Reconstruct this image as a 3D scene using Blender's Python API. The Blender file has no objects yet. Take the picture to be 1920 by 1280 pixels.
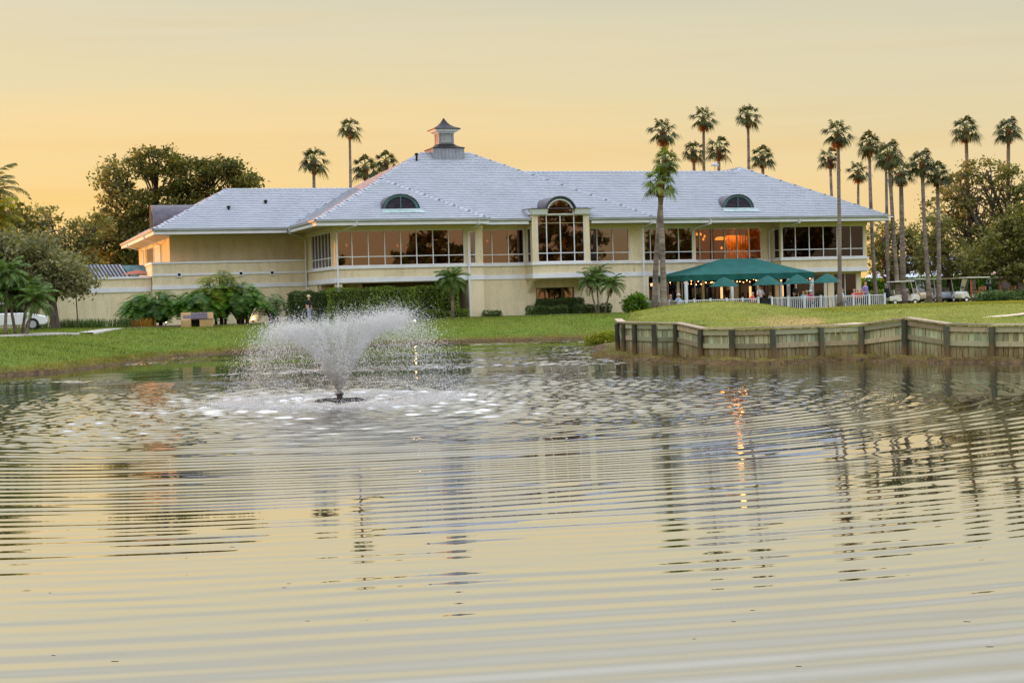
import bpy, bmesh, math, random
import numpy as np
from mathutils import Vector, Matrix

# ------------------------------------------------------------------ camera, sky, sun, exposure
SC = bpy.context.scene
COL = SC.collection
CAM_H, FPX, ROLL, PIT = 2.2, 3000.0, 0.0287, 0.0257
cam_data = bpy.data.cameras.new("camera")
cam_data.sensor_width = 36.0
cam_data.lens = 36.0 * FPX / 1920.0
cam_data.clip_start = 0.1
cam_data.clip_end = 12000.0
cam = bpy.data.objects.new("camera", cam_data)
COL.objects.link(cam)
cam.location = (0, 0, CAM_H)
cam.rotation_euler = (Matrix.Rotation(math.pi / 2 - PIT, 3, 'X') @ Matrix.Rotation(-ROLL, 3, 'Z')).to_euler()
SC.camera = cam

SUN_EL, SUN_AZ = math.radians(3.5), math.radians(-62.0)      # azimuth measured from +Y, negative = left
world = bpy.data.worlds.new("World")
SC.world = world
world.use_nodes = True
wn, wl = world.node_tree.nodes, world.node_tree.links
wn.clear()
w_out = wn.new("ShaderNodeOutputWorld")
w_bg = wn.new("ShaderNodeBackground")
w_sky = wn.new("ShaderNodeTexSky")
w_sky.sky_type = 'NISHITA'
w_sky.sun_disc = False
w_sky.sun_elevation = SUN_EL
w_sky.sun_rotation = SUN_AZ
w_sky.dust_density = 4.0
w_co = wn.new("ShaderNodeTexCoord")
w_sep = wn.new("ShaderNodeSeparateXYZ")
w_ramp = wn.new("ShaderNodeValToRGB")
w_map = wn.new("ShaderNodeMapping")
w_noise = wn.new("ShaderNodeTexNoise")
w_nmul = wn.new("ShaderNodeMath"); w_nmul.operation = 'MULTIPLY_ADD'
w_add = wn.new("ShaderNodeMixRGB"); w_add.blend_type = 'ADD'; w_add.inputs[0].default_value = 1.0
w_scl = wn.new("ShaderNodeMixRGB"); w_scl.blend_type = 'MULTIPLY'; w_scl.inputs[0].default_value = 1.0
w_scl.inputs[2].default_value = (0.03, 0.03, 0.03, 1)
wl.new(w_co.outputs['Generated'], w_sep.inputs[0])
w_map.inputs['Scale'].default_value = (1.6, 1.6, 22.0)
wl.new(w_co.outputs['Generated'], w_map.inputs[0])
wl.new(w_map.outputs[0], w_noise.inputs['Vector'])
w_noise.inputs['Scale'].default_value = 1.4
w_noise.inputs['Detail'].default_value = 5.0
wl.new(w_noise.outputs[0], w_nmul.inputs[0])
w_nmul.inputs[1].default_value = 0.08
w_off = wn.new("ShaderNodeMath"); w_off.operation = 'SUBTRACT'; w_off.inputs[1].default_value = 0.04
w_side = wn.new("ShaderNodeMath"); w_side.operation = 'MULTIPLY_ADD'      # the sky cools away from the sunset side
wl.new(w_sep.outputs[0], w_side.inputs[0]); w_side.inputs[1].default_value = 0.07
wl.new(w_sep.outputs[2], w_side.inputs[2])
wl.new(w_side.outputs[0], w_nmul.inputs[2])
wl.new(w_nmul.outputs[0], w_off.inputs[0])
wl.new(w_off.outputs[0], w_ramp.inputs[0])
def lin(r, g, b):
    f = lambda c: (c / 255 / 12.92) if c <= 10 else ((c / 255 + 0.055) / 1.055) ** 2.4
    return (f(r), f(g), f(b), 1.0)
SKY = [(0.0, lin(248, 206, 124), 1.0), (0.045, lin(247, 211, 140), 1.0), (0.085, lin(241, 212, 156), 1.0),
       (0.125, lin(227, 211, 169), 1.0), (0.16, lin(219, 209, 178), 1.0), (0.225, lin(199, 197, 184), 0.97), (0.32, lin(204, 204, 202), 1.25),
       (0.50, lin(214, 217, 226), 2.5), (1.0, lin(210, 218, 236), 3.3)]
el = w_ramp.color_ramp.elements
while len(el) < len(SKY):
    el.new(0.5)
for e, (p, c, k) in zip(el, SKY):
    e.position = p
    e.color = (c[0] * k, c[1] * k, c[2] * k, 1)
wl.new(w_sky.outputs[0], w_scl.inputs[1])
w_n2 = wn.new("ShaderNodeTexNoise"); w_m2 = wn.new("ShaderNodeMapping")       # faint peach cloud streaks
w_m2.inputs['Scale'].default_value = (1.2, 1.2, 34.0); w_m2.inputs['Location'].default_value = (3.1, 0.7, 5.2)
wl.new(w_co.outputs['Generated'], w_m2.inputs[0]); wl.new(w_m2.outputs[0], w_n2.inputs['Vector'])
w_n2.inputs['Scale'].default_value = 1.7; w_n2.inputs['Detail'].default_value = 6.0; w_n2.inputs['Roughness'].default_value = 0.6
w_r2 = wn.new("ShaderNodeMapRange"); w_r2.interpolation_type = 'SMOOTHSTEP'
wl.new(w_n2.outputs[0], w_r2.inputs[0])
for _i, _v in zip((1, 2, 3, 4), (0.46, 0.70, 0.0, 0.34)): w_r2.inputs[_i].default_value = _v
w_str = wn.new("ShaderNodeMixRGB"); w_str.blend_type = 'MULTIPLY'
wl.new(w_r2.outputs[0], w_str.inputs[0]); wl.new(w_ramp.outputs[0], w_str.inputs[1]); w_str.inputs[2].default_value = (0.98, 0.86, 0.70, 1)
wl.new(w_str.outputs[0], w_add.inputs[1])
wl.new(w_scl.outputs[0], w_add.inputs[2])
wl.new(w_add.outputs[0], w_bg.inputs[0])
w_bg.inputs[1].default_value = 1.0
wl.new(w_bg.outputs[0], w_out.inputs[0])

sun_data = bpy.data.lights.new("sun", 'SUN')
sun_data.energy = 5.0
sun_data.angle = math.radians(0.5)
sun_data.color = (1.0, 0.27, 0.0)
sun = bpy.data.objects.new("sun", sun_data)
COL.objects.link(sun)
_sd = Vector((math.sin(SUN_AZ) * math.cos(SUN_EL), math.cos(SUN_AZ) * math.cos(SUN_EL), math.sin(SUN_EL)))
sun.rotation_euler = _sd.to_track_quat('Z', 'Y').to_euler()
SC.view_settings.view_transform = 'Standard'
SC.view_settings.look = 'None'
SC.view_settings.exposure = 0.0
SC.view_settings.gamma = 1.0
SC.cycles.max_bounces = 14
SC.cycles.diffuse_bounces = 12
SC.cycles.transparent_max_bounces = 16
SC.cycles.caustics_reflective = False
SC.cycles.caustics_refractive = False
SC.cycles.use_denoising = True

# ------------------------------------------------------------------ picture <-> place helpers
A = math.atan(0.3374)                       # the clubhouse front is turned this far from the picture plane
OX, OY = -10.683, 98.0                      # its front left corner
CA, SA = math.cos(A), math.sin(A)
def ray(x, y):
    c, s = math.cos(ROLL), math.sin(ROLL)
    dx, dy = x - 960, 640 - y
    X, Y = c * dx + s * dy, -s * dx + c * dy
    return np.array([X, FPX * math.cos(PIT) + Y * math.sin(PIT), -FPX * math.sin(PIT) + Y * math.cos(PIT)]) / FPX
def atD(x, y, D):
    d = ray(x, y); p = d * (D / d[1]); p[2] += CAM_H
    return p
def atz(x, y, z):
    d = ray(x, y); p = d * ((z - CAM_H) / d[2]); p[2] += CAM_H
    return p
def UV(u, v):
    return (OX + u * CA - v * SA, OY + u * SA + v * CA)
def to_uv(X, Y):
    X -= OX; Y -= OY
    return X * CA + Y * SA, -X * SA + Y * CA
def pxD(x, D):                              # world X of picture column x (at eye level) at depth D
    return atD(x, 562.8 - ROLL * (x - 960), D)[0]

rng = np.random.default_rng(11)
rnd = random.Random(5)

# ------------------------------------------------------------------ materials
MATS = {}
class NB:
    """small helper around one node tree"""
    def __init__(self, m):
        m.use_nodes = True
        self.t = m.node_tree; self.n = self.t.nodes; self.l = self.t.links
        self.n.clear()
        self.out = self.n.new("ShaderNodeOutputMaterial")
    def new(self, t, **kw):
        n = self.n.new(t)
        for k, v in kw.items():
            setattr(n, k, v)
        return n
    def link(self, a, b): self.l.new(a, b)
    def inp(self, sock, v):
        if hasattr(v, 'is_output'): self.link(v, sock)
        else: sock.default_value = v
    def math(self, op, a, b=0.0, c=0.0):
        n = self.new("ShaderNodeMath", operation=op)
        for s, v in zip(n.inputs, (a, b, c)): self.inp(s, v)
        return n.outputs[0]
    def vmath(self, op, a, b=None, scale=None):
        n = self.new("ShaderNodeVectorMath", operation=op)
        self.inp(n.inputs[0], a)
        if b is not None: self.inp(n.inputs[1], b)
        if scale is not None: self.inp(n.inputs['Scale'], scale)
        return n.outputs['Value'] if op in ('LENGTH', 'DISTANCE', 'DOT_PRODUCT') else n.outputs[0]
    def noise(self, vec, scale, detail=3.0, rough=0.5, color=False):
        n = self.new("ShaderNodeTexNoise")
        if vec is not None: self.link(vec, n.inputs['Vector'])
        n.inputs['Scale'].default_value = scale
        n.inputs['Detail'].default_value = detail
        n.inputs['Roughness'].default_value = rough
        return n.outputs['Color'] if color else n.outputs[0]
    def ramp(self, fac, stops):
        n = self.new("ShaderNodeValToRGB")
        self.inp(n.inputs[0], fac)
        e = n.color_ramp.elements
        while len(e) < len(stops): e.new(0.5)
        for k, (p, c) in zip(e, stops):
            k.position = p; k.color = c if len(c) == 4 else (*c, 1)
        return n.outputs[0]
    def mix(self, fac, a, b, mode='MIX'):
        n = self.new("ShaderNodeMixRGB", blend_type=mode)
        self.inp(n.inputs[0], fac); self.inp(n.inputs[1], a); self.inp(n.inputs[2], b)
        return n.outputs[0]
    def range(self, v, a, b, c=0.0, d=1.0, smooth=True):
        n = self.new("ShaderNodeMapRange")
        n.interpolation_type = 'SMOOTHSTEP' if smooth else 'LINEAR'
        self.inp(n.inputs[0], v)
        for i, q in zip((1, 2, 3, 4), (a, b, c, d)): self.inp(n.inputs[i], q)
        return n.outputs[0]
    def obj(self):
        return self.new("ShaderNodeTexCoord").outputs['Object']
    def pos(self):
        return self.new("ShaderNodeNewGeometry").outputs['Position']
    def island(self):
        return self.new("ShaderNodeNewGeometry").outputs['Random Per Island']
    def bump(self, h, strength=0.3, dist=0.02):
        n = self.new("ShaderNodeBump")
        n.inputs['Strength'].default_value = strength
        n.inputs['Distance'].default_value = dist
        self.link(h, n.inputs['Height'])
        return n.outputs[0]
    def principled(self, col, rough=0.6, normal=None, metal=0.0, spec=0.4, emis=None, estr=0.0):
        n = self.new("ShaderNodeBsdfPrincipled")
        self.inp(n.inputs['Base Color'], col); self.inp(n.inputs['Roughness'], rough)
        n.inputs['Metallic'].default_value = metal
        n.inputs['Specular IOR Level'].default_value = spec
        if normal is not None: self.link(normal, n.inputs['Normal'])
        if emis is not None:
            n.inputs['Emission Color'].default_value = emis
            n.inputs['Emission Strength'].default_value = estr
        return n.outputs[0]
    def done(self, sh): self.link(sh, self.out.inputs[0])

def mat(name, c1, c2=None, scale=4.0, rough=0.6, bump=0.0, bscale=None, metal=0.0, spec=0.35, emis=None, estr=0.0, island=0.0, wpos=True, fine=0.0, streak=0.0, band=0.0):
    """procedural surface: two tones mixed by layered noise, optional relief and tone change per piece"""
    if name in MATS: return MATS[name]
    m = bpy.data.materials.new(name); b = NB(m)
    c2 = c2 or tuple(c * 0.8 for c in c1[:3]) + (1,)
    P = b.pos()
    f = b.noise(P, scale, 6.0, 0.6)
    f = b.range(f, 0.3, 0.7)
    col = b.mix(f, c1, c2)
    if fine > 0:
        g = b.range(b.noise(P, scale * 14, 3.0, 0.6), 0.3, 0.7, 1.0 - fine, 1.0 + fine)
        col = b.mix(1.0, col, g, 'MULTIPLY')
    if band > 0:
        g = b.range(b.noise(b.vmath('MULTIPLY', P, (0.8, 0.8, 7.0)), 1.3, 4.0, 0.65), 0.35, 0.65, 1.0 - band, 1.0 + band)
        col = b.mix(1.0, col, g, 'MULTIPLY')
    if streak > 0:
        g = b.range(b.noise(b.vmath('MULTIPLY', P, (1.6, 1.6, 0.16)), 1.5, 6.0, 0.7), 0.45, 0.72, 1.0, 1.0 - streak)
        col = b.mix(1.0, col, g, 'MULTIPLY')
    if island > 0:
        g = b.range(b.island(), 0, 1, 1.0 - island, 1.0 + island, False)
        col = b.mix(1.0, col, g, 'MULTIPLY')
    nrm = None
    if bump > 0:
        nrm = b.bump(b.noise(P, bscale or scale * 8, 4.0, 0.6), bump, 0.03)
    b.done(b.principled(col, rough, nrm, metal, spec, emis, estr))
    MATS[name] = m
    return m

def leaf_mat(name, c1, c2, c3=None, trans=0.35, rough=0.55, spread=0.35):
    """foliage: tone differs from leaf to leaf, light comes through"""
    if name in MATS: return MATS[name]
    m = bpy.data.materials.new(name); b = NB(m)
    isl = b.island()
    stops = [(0.0, c1), (0.55, c2), (1.0, c3 or c2)]
    col = b.ramp(isl, stops)
    g = b.range(b.noise(b.pos(), 0.7, 4.0), 0.3, 0.7, 1.0 - spread, 1.0 + spread)
    col = b.mix(1.0, col, g, 'MULTIPLY')
    p = b.principled(col, rough, None, 0, 0.25)
    t = b.new("ShaderNodeBsdfTranslucent")
    tc = b.mix(1.0, col, (1.5, 1.45, 0.6, 1), 'MULTIPLY')
    b.link(tc, t.inputs[0])
    x = b.new("ShaderNodeMixShader"); x.inputs[0].default_value = trans
    b.link(p, x.inputs[1]); b.link(t.outputs[0], x.inputs[2])
    b.done(x.outputs[0])
    MATS[name] = m
    return m

def emit_mat(name, col, strength):
    if name in MATS: return MATS[name]
    m = bpy.data.materials.new(name); b = NB(m)
    e = b.new("ShaderNodeEmission")
    e.inputs[0].default_value = col; e.inputs[1].default_value = strength
    b.done(e.outputs[0]); MATS[name] = m
    return m

# ------------------------------------------------------------------ mesh helpers
class MB:
    def __init__(self): self.v = []; self.f = []; self.m = []
    def add(self, vs, fs, mi=0):
        o = len(self.v)
        self.v += [tuple(map(float, p)) for p in vs]
        self.f += [tuple(i + o for i in f) for f in fs]
        self.m += [mi] * len(fs)
        return self
    def box(self, x0, x1, y0, y1, z0, z1, mi=0, P=None):
        vs = [(x, y, z) for z in (z0, z1) for y in (y0, y1) for x in (x0, x1)]
        if P: vs = [P(*q) for q in vs]
        return self.add(vs, [(0, 2, 3, 1), (4, 5, 7, 6), (0, 1, 5, 4), (2, 6, 7, 3), (0, 4, 6, 2), (1, 3, 7, 5)], mi)
    def poly(self, pts, mi=0): return self.add(pts, [tuple(range(len(pts)))], mi)
    def prism(self, pts, d, mi=0):
        """pts: closed loop of 3d points, d: extrusion vector"""
        n = len(pts); q = [tuple(np.add(p, d)) for p in pts]
        return self.add(list(pts) + q, [tuple(range(n))[::-1], tuple(range(n, 2 * n))] +
                        [(i, (i + 1) % n, n + (i + 1) % n, n + i) for i in range(n)], mi)
    def tube(self, pts, rads, n=8, mi=0, cap=True):
        pts = [Vector(p) for p in pts]
        if not hasattr(rads, '__len__'): rads = [rads] * len(pts)
        o = len(self.v); prev = None
        for i, p in enumerate(pts):
            d = (pts[min(i + 1, len(pts) - 1)] - pts[max(i - 1, 0)])
            d = d.normalized() if d.length > 1e-9 else Vector((0, 0, 1))
            a = prev if prev is not None else (Vector((1, 0, 0)) if abs(d.x) < 0.9 else Vector((0, 1, 0)))
            a = (a - d * a.dot(d)).normalized(); b = d.cross(a); prev = a
            for k in range(n):
                t = 2 * math.pi * k / n
                self.v.append(tuple(p + (a * math.cos(t) + b * math.sin(t)) * rads[i]))
        for i in range(len(pts) - 1):
            for k in range(n):
                k2 = (k + 1) % n
                self.f.append((o + i * n + k, o + i * n + k2, o + (i + 1) * n + k2, o + (i + 1) * n + k)); self.m.append(mi)
        if cap:
            self.f.append(tuple(o + k for k in range(n))[::-1]); self.m.append(mi)
            e = o + (len(pts) - 1) * n
            self.f.append(tuple(e + k for k in range(n))); self.m.append(mi)
        return self
    def lathe(self, prof, n=16, c=(0, 0, 0), mi=0, sx=1.0, sy=1.0, rot=0.0):
        o = len(self.v)
        for r, z in prof:
            for k in range(n):
                t = 2 * math.pi * k / n + rot
                self.v.append((c[0] + r * math.cos(t) * sx, c[1] + r * math.sin(t) * sy, c[2] + z))
        for i in range(len(prof) - 1):
            for k in range(n):
                k2 = (k + 1) % n
                self.f.append((o + i * n + k, o + i * n + k2, o + (i + 1) * n + k2, o + (i + 1) * n + k)); self.m.append(mi)
        self.f.append(tuple(o + k for k in range(n))[::-1]); self.m.append(mi)
        e = o + (len(prof) - 1) * n
        self.f.append(tuple(e + k for k in range(n))); self.m.append(mi)
        return self
    def build(self, name, mats, parent=None, smooth=False, bevel=0.0):
        me = bpy.data.meshes.new(name)
        me.from_pydata(self.v, [], self.f)
        mats = mats if isinstance(mats, (list, tuple)) else [mats]
        for m in mats: me.materials.append(m)
        if len(mats) > 1: me.polygons.foreach_set('material_index', self.m)
        bm = bmesh.new(); bm.from_mesh(me)
        bmesh.ops.recalc_face_normals(bm, faces=bm.faces)
        bm.to_mesh(me); bm.free()
        if smooth: me.polygons.foreach_set('use_smooth', [True] * len(me.polygons))
        me.update()
        o = bpy.data.objects.new(name, me); COL.objects.link(o)
        if parent is not None: o.parent = parent
        if bevel > 0:
            md = o.modifiers.new("bevel", 'BEVEL'); md.width = bevel; md.segments = 2; md.limit_method = 'ANGLE'
        return o

def np_mesh(name, V, Fc, mats, parent=None, smooth=False, mi=None):
    """V (n,3), Fc (m,k) arrays, every face with the same number of corners"""
    me = bpy.data.meshes.new(name)
    V = np.ascontiguousarray(V, dtype=np.float32); Fc = np.ascontiguousarray(Fc, dtype=np.int32)
    k = Fc.shape[1]
    me.vertices.add(len(V)); me.vertices.foreach_set('co', V.ravel())
    me.loops.add(Fc.size); me.loops.foreach_set('vertex_index', Fc.ravel())
    me.polygons.add(len(Fc)); me.polygons.foreach_set('loop_start', np.arange(0, Fc.size, k, dtype=np.int32))
    mats = mats if isinstance(mats, (list, tuple)) else [mats]
    for m in mats: me.materials.append(m)
    if mi is not None: me.polygons.foreach_set('material_index', np.asarray(mi, dtype=np.int32))
    if smooth: me.polygons.foreach_set('use_smooth', np.ones(len(Fc), dtype=bool))
    me.update(calc_edges=True); me.validate()
    o = bpy.data.objects.new(name, me); COL.objects.link(o)
    if parent is not None: o.parent = parent
    return o

def tag(o, label=None, cat=None, group=None, kind=None):
    if label: o['label'] = label
    if cat: o['category'] = cat
    if group: o['group'] = group
    if kind: o['kind'] = kind
    return o
def empty(name, loc=(0, 0, 0), rz=0.0):
    o = bpy.data.objects.new(name, None); COL.objects.link(o)
    o.location = loc; o.rotation_euler = (0, 0, rz); o.empty_display_size = 0.2
    return o
def thing(name, label, cat, loc=(0, 0, 0), rz=0.0, group=None):
    return tag(empty(name, loc, rz), label, cat, group)
def copy_tree(o, parent=None):
    c = o.copy(); COL.objects.link(c); c.parent = parent
    for ch in list(o.children): copy_tree(ch, c)
    return c

STUCCO = mat('stucco', lin(226, 213, 182), lin(216, 202, 170), 0.6, 0.9, 0.35, 18, fine=0.06, streak=0.16)
STUCCO2 = mat('stucco_trim', lin(220, 208, 176), lin(212, 198, 166), 0.8, 0.85, 0.15, 18)
WHITE = mat('white_paint', lin(226, 230, 238), lin(214, 218, 226), 1.5, 0.55, fine=0.03)
GUTTER = mat('gutter_metal', lin(170, 174, 178), lin(150, 155, 160), 1.2, 0.45, spec=0.5)
SOFFIT = mat('soffit', lin(196, 178, 138), lin(184, 166, 126), 1.0, 0.9)
COPPER = mat('aged_copper', lin(92, 84, 92), lin(66, 66, 76), 2.5, 0.5, 0.1, 12, metal=0.3, spec=0.5)
PATINA = mat('copper_patina', lin(70, 92, 96), lin(80, 132, 134), 3.0, 0.7, 0.1, 14)
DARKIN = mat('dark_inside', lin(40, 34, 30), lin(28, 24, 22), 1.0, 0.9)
# ------------------------------------------------------------------ ground, pond, bank
HZN = lambda x: 562.8 - ROLL * (x - 960)
shore_px = [(-330, 742), (0, 705), (109, 698), (219, 684), (312, 671), (449, 661), (560, 655), (700, 648), (830, 643),
            (900, 640), (1000, 637.5), (1100, 635.5), (1150, 635), (1161, 641), (1163, 650)]
# bulkhead posts: picture column, cap row, toe row
POSTS = [(1167, 604.5, 663), (1177, 605, 665), (1199, 605.5, 668), (1233, 606, 671), (1271, 606, 669.5), (1321, 617, 673), (1381, 616.5, 676),
         (1451, 615, 676), (1537, 612, 671), (1619, 609, 669), (1703, 597, 671), (1782, 608.5, 673), (1864, 610, 672), (1950, 609, 673), (2040, 607, 675), (2130, 606, 677), (2225, 605, 679), (2325, 603, 680), (2430, 601, 681)]
POST_XY, POST_CAP = [], []
for x, yc, yt in POSTS:
    p = atz(x, yt, 0.08)
    POST_XY.append((p[0], p[1])); POST_CAP.append(atD(x, yc, p[1])[2])
nat = [tuple(atz(x, y, 0.0)[:2]) for x, y in shore_px]
pond = nat + POST_XY + [(34.0, 44.0), (60, 40), (75, 10), (50, -3.0), (-50, -3.0), (-60, 10), (-48, 30)]
PN = np.array(pond)
N_NAT, N_POST = len(nat), len(POST_XY)
def seg_dist(X, Y):
    """signed distance to the pond edge (positive on land), nearest edge index, position of it"""
    X = np.asarray(X, float); Y = np.asarray(Y, float)
    best = np.full(X.shape, 1e9); idx = np.zeros(X.shape, int); inside = np.zeros(X.shape, bool)
    n = len(PN)
    for i in range(n):
        ax, ay = PN[i]; bx, by = PN[(i + 1) % n]
        dx, dy = bx - ax, by - ay
        t = np.clip(((X - ax) * dx + (Y - ay) * dy) / (dx * dx + dy * dy), 0, 1)
        d = np.hypot(X - ax - t * dx, Y - ay - t * dy)
        m = d < best
        best = np.where(m, d, best); idx = np.where(m, i, idx)
        c = ((ay > Y) != (by > Y)) & (X < (bx - ax) * (Y - ay) / (by - ay + 1e-12) + ax)
        inside ^= c
    return np.where(inside, -best, best), idx
def bulk_d(X, Y):
    """distance to the bulkhead line and cap height there"""
    X = np.asarray(X, float); Y = np.asarray(Y, float)
    best = np.full(X.shape, 1e9); cap = np.zeros(X.shape)
    pts = [(POST_XY[0][0] + 0.55, POST_XY[0][1] + 12.0)] + POST_XY
    caps = [POST_CAP[0]] + POST_CAP
    for i in range(len(pts) - 1):
        (ax, ay), (bx, by) = pts[i], pts[i + 1]
        dx, dy = bx - ax, by - ay
        t = np.clip(((X - ax) * dx + (Y - ay) * dy) / (dx * dx + dy * dy), 0, 1)
        d = np.hypot(X - ax - t * dx, Y - ay - t * dy)
        m = d < best
        best = np.where(m, d, best); cap = np.where(m, caps[i] + t * (caps[i + 1] - caps[i]), cap)
    return best, cap
def vnoise(X, Y, s, seed=0):
    """cheap smooth value noise"""
    X = np.asarray(X, float) / s + seed * 17.3; Y = np.asarray(Y, float) / s + seed * 5.1
    xi, yi = np.floor(X), np.floor(Y); fx, fy = X - xi, Y - yi
    fx, fy = fx * fx * (3 - 2 * fx), fy * fy * (3 - 2 * fy)
    h = lambda a, b: np.modf(np.abs(np.sin(a * 127.1 + b * 311.7 + seed) * 43758.5453))[0]
    return (h(xi, yi) * (1 - fx) + h(xi + 1, yi) * fx) * (1 - fy) + (h(xi, yi + 1) * (1 - fx) + h(xi + 1, yi + 1) * fx) * fy
def sstep(a, b, x):
    t = np.clip((x - a) / (b - a), 0, 1)
    return t * t * (3 - 2 * t)
MOUND = atD(1335, 568, 67.0)
def height(X, Y):
    X = np.asarray(X, float); Y = np.asarray(Y, float)
    sd, idx = seg_dist(X, Y)
    t = X / np.maximum(Y, 1.0)                                  # direction from the far bank's middle
    G = 1.2 + 0.16 * sstep(-0.20, -0.30, t) - 0.12 * sstep(0.12, 0.22, t)
    G = np.where(Y < 20, 0.9, G)
    s = np.clip(sd / 11.0, 0, 1)
    prof = 0.10 * sstep(0, 0.35, sd) + 0.90 * (1 - (1 - s) ** 1.7)
    h = G * prof + 0.05 * (vnoise(X, Y, 3.0) - 0.5) * sstep(0.5, 3, sd) + 0.05 * (vnoise(X, Y, 0.7, 3) - 0.5) * sstep(0.0, 0.6, sd) * (1 - sstep(1, 4, sd))
    # peninsula behind the timber bulkhead
    bd, cap = bulk_d(X, Y)
    rx, ry = X - MOUND[0], Y - MOUND[1]
    g = cap - 0.06 + (MOUND[2] - 1.13) * np.exp(-(rx / 3.9) ** 2 - (np.where(ry < 0, ry / 7.5, ry / 9.0)) ** 2)
    plat = 1.50 * np.ones_like(X)
    ramp_ = sstep(3.8, 14.0, bd) * sstep(8.0, 12.5, X + 0.0 * Y)
    g = g + (np.maximum(plat - g, 0)) * ramp_
    g += 0.03 * (vnoise(X, Y, 2.2, 5) - 0.5) * sstep(0.5, 2, bd)
    back = sstep(74, 92, Y)
    g = g * (1 - back) + np.where(back > 0, h, 0) * back
    x0 = POST_XY[0][0]
    pen = (sd > 0.50) & (X > x0 + (Y - POST_XY[0][1]) * 0.05 + 0.50) & (Y < 92) & (Y > 38) & (X < 40)
    h = np.where(pen, g, h)
    # under the water, with a strip of mud along the timbers
    mud = 0.20 - 0.20 * bd + 0.14 * (vnoise(X, Y, 0.8, 8) - 0.5) + 0.10 * (vnoise(X, Y, 0.25, 9) - 0.5)
    lake = np.maximum(-0.9, 0.28 * sd)
    lake = np.maximum(lake, np.where((bd < 4) & (sd < 0.2), mud, -9))
    h = np.where(sd <= 0, lake, h)
    h = np.where((sd > 0) & ~pen & (bd < 1.2) & (Y > 38), np.minimum(h, mud), h)
    return h
def grade(a, b, step, far, k=1.18):
    c = list(np.arange(a, b + step / 2, step)); s = step
    lo, hi = [], []
    x = a
    while x > -far: s *= k; x -= s; lo.append(x)
    s = step; x = b
    while x < far: s *= k; x += s; hi.append(x)
    return np.array(lo[::-1] + c + hi)
gx = grade(-36, 34, 0.30, 5000); gy = grade(40, 112, 0.28, 5000)
GX, GY = np.meshgrid(gx, gy)
GZ = height(GX, GY)
nx, ny = len(gx), len(gy)
ii = np.arange((ny - 1) * (nx - 1)); r_, c_ = ii // (nx - 1), ii % (nx - 1)
base = r_ * nx + c_
gf = np.stack([base, base + 1, base + nx + 1, base + nx], 1)

def ground_material():
    m = bpy.data.materials.new('turf'); b = NB(m)
    P = b.pos()
    big = b.range(b.noise(P, 0.22, 4.0), 0.35, 0.65)
    mid = b.range(b.noise(P, 1.6, 5.0, 0.65), 0.3, 0.7)
    fin = b.range(b.noise(P, 7.0, 6.0, 0.75), 0.32, 0.68)
    lush = b.mix(mid, lin(72, 98, 18), lin(106, 126, 32))
    lush = b.mix(b.math('MULTIPLY', big, 0.55), lush, lin(116, 114, 42))
    lush = b.mix(fin, b.mix(0.35, lush, lin(42, 64, 12)), b.mix(0.3, lush, lin(132, 146, 52)))
    links = b.mix(big, b.mix(mid, lin(92, 112, 28), lin(124, 134, 40)), b.mix(mid, lin(116, 124, 38), lin(146, 144, 58)))
    links = b.mix(fin, b.mix(0.45, links, lin(70, 80, 22)), b.mix(0.35, links, lin(176, 168, 84)))
    sep = b.new("ShaderNodeSeparateXYZ"); b.link(P, sep.inputs[0])
    # mown golf turf lies behind the bulkhead
    edge = b.math('MULTIPLY_ADD', sep.outputs[1], -0.045, sep.outputs[0])
    onpen = b.math('MULTIPLY', b.range(edge, POST_XY[0][0] - POST_XY[0][1] * 0.045 - 0.2, POST_XY[0][0] - POST_XY[0][1] * 0.045 + 0.8),
                   b.range(sep.outputs[1], 80.0, 90.0, 1.0, 0.0))
    col = b.mix(onpen, lush, links)
    # worn straw-coloured patch on the mound's shoulder
    wp = atz(1500, 594, 1.35)
    dv = b.vmath('SUBTRACT', P, (wp[0], wp[1], 0))
    dv = b.vmath('MULTIPLY', dv, (1 / 1.6, 1 / 4.2, 0))
    wd = b.math('ADD', b.vmath('LENGTH', dv), b.math('MULTIPLY', b.math('SUBTRACT', b.noise(P, 1.1, 5.0), 0.5), 1.6))
    straw = b.mix(fin, lin(156, 128, 74), lin(186, 158, 102))
    col = b.mix(b.range(wd, 0.3, 1.2, 0.92, 0.0), col, straw)
    # dry thatch at the water's edge, bare mud below
    zz = b.math('ADD', sep.outputs[2], b.math('MULTIPLY', b.math('SUBTRACT', b.noise(P, 3.0, 5.0), 0.5), 0.22))
    thatch = b.mix(fin, lin(96, 84, 44), lin(134, 116, 66))
    col = b.mix(b.range(zz, 0.10, 0.34, 0.85, 0.0), col, thatch)
    mudc = b.mix(b.range(b.noise(P, 5.0, 6.0, 0.7), 0.35, 0.65), lin(58, 46, 34), lin(112, 88, 60))
    col = b.mix(b.range(zz, 0.05, 0.2, 1.0, 0.0), col, mudc)
    h = b.math('ADD', b.noise(P, 22.0, 5.0, 0.7), b.noise(P, 4.0, 3.0))
    nrm = b.bump(h, 0.8, 0.06)
    b.done(b.principled(col, 0.85, nrm, 0, 0.15))
    return m
TURF = ground_material()
ground = np_mesh('ground', np.stack([GX, GY, GZ], -1).reshape(-1, 3), gf, TURF, smooth=True)
tag(ground, 'grass ground with sloping banks around the pond and a low golf mound', kind='structure')

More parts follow.
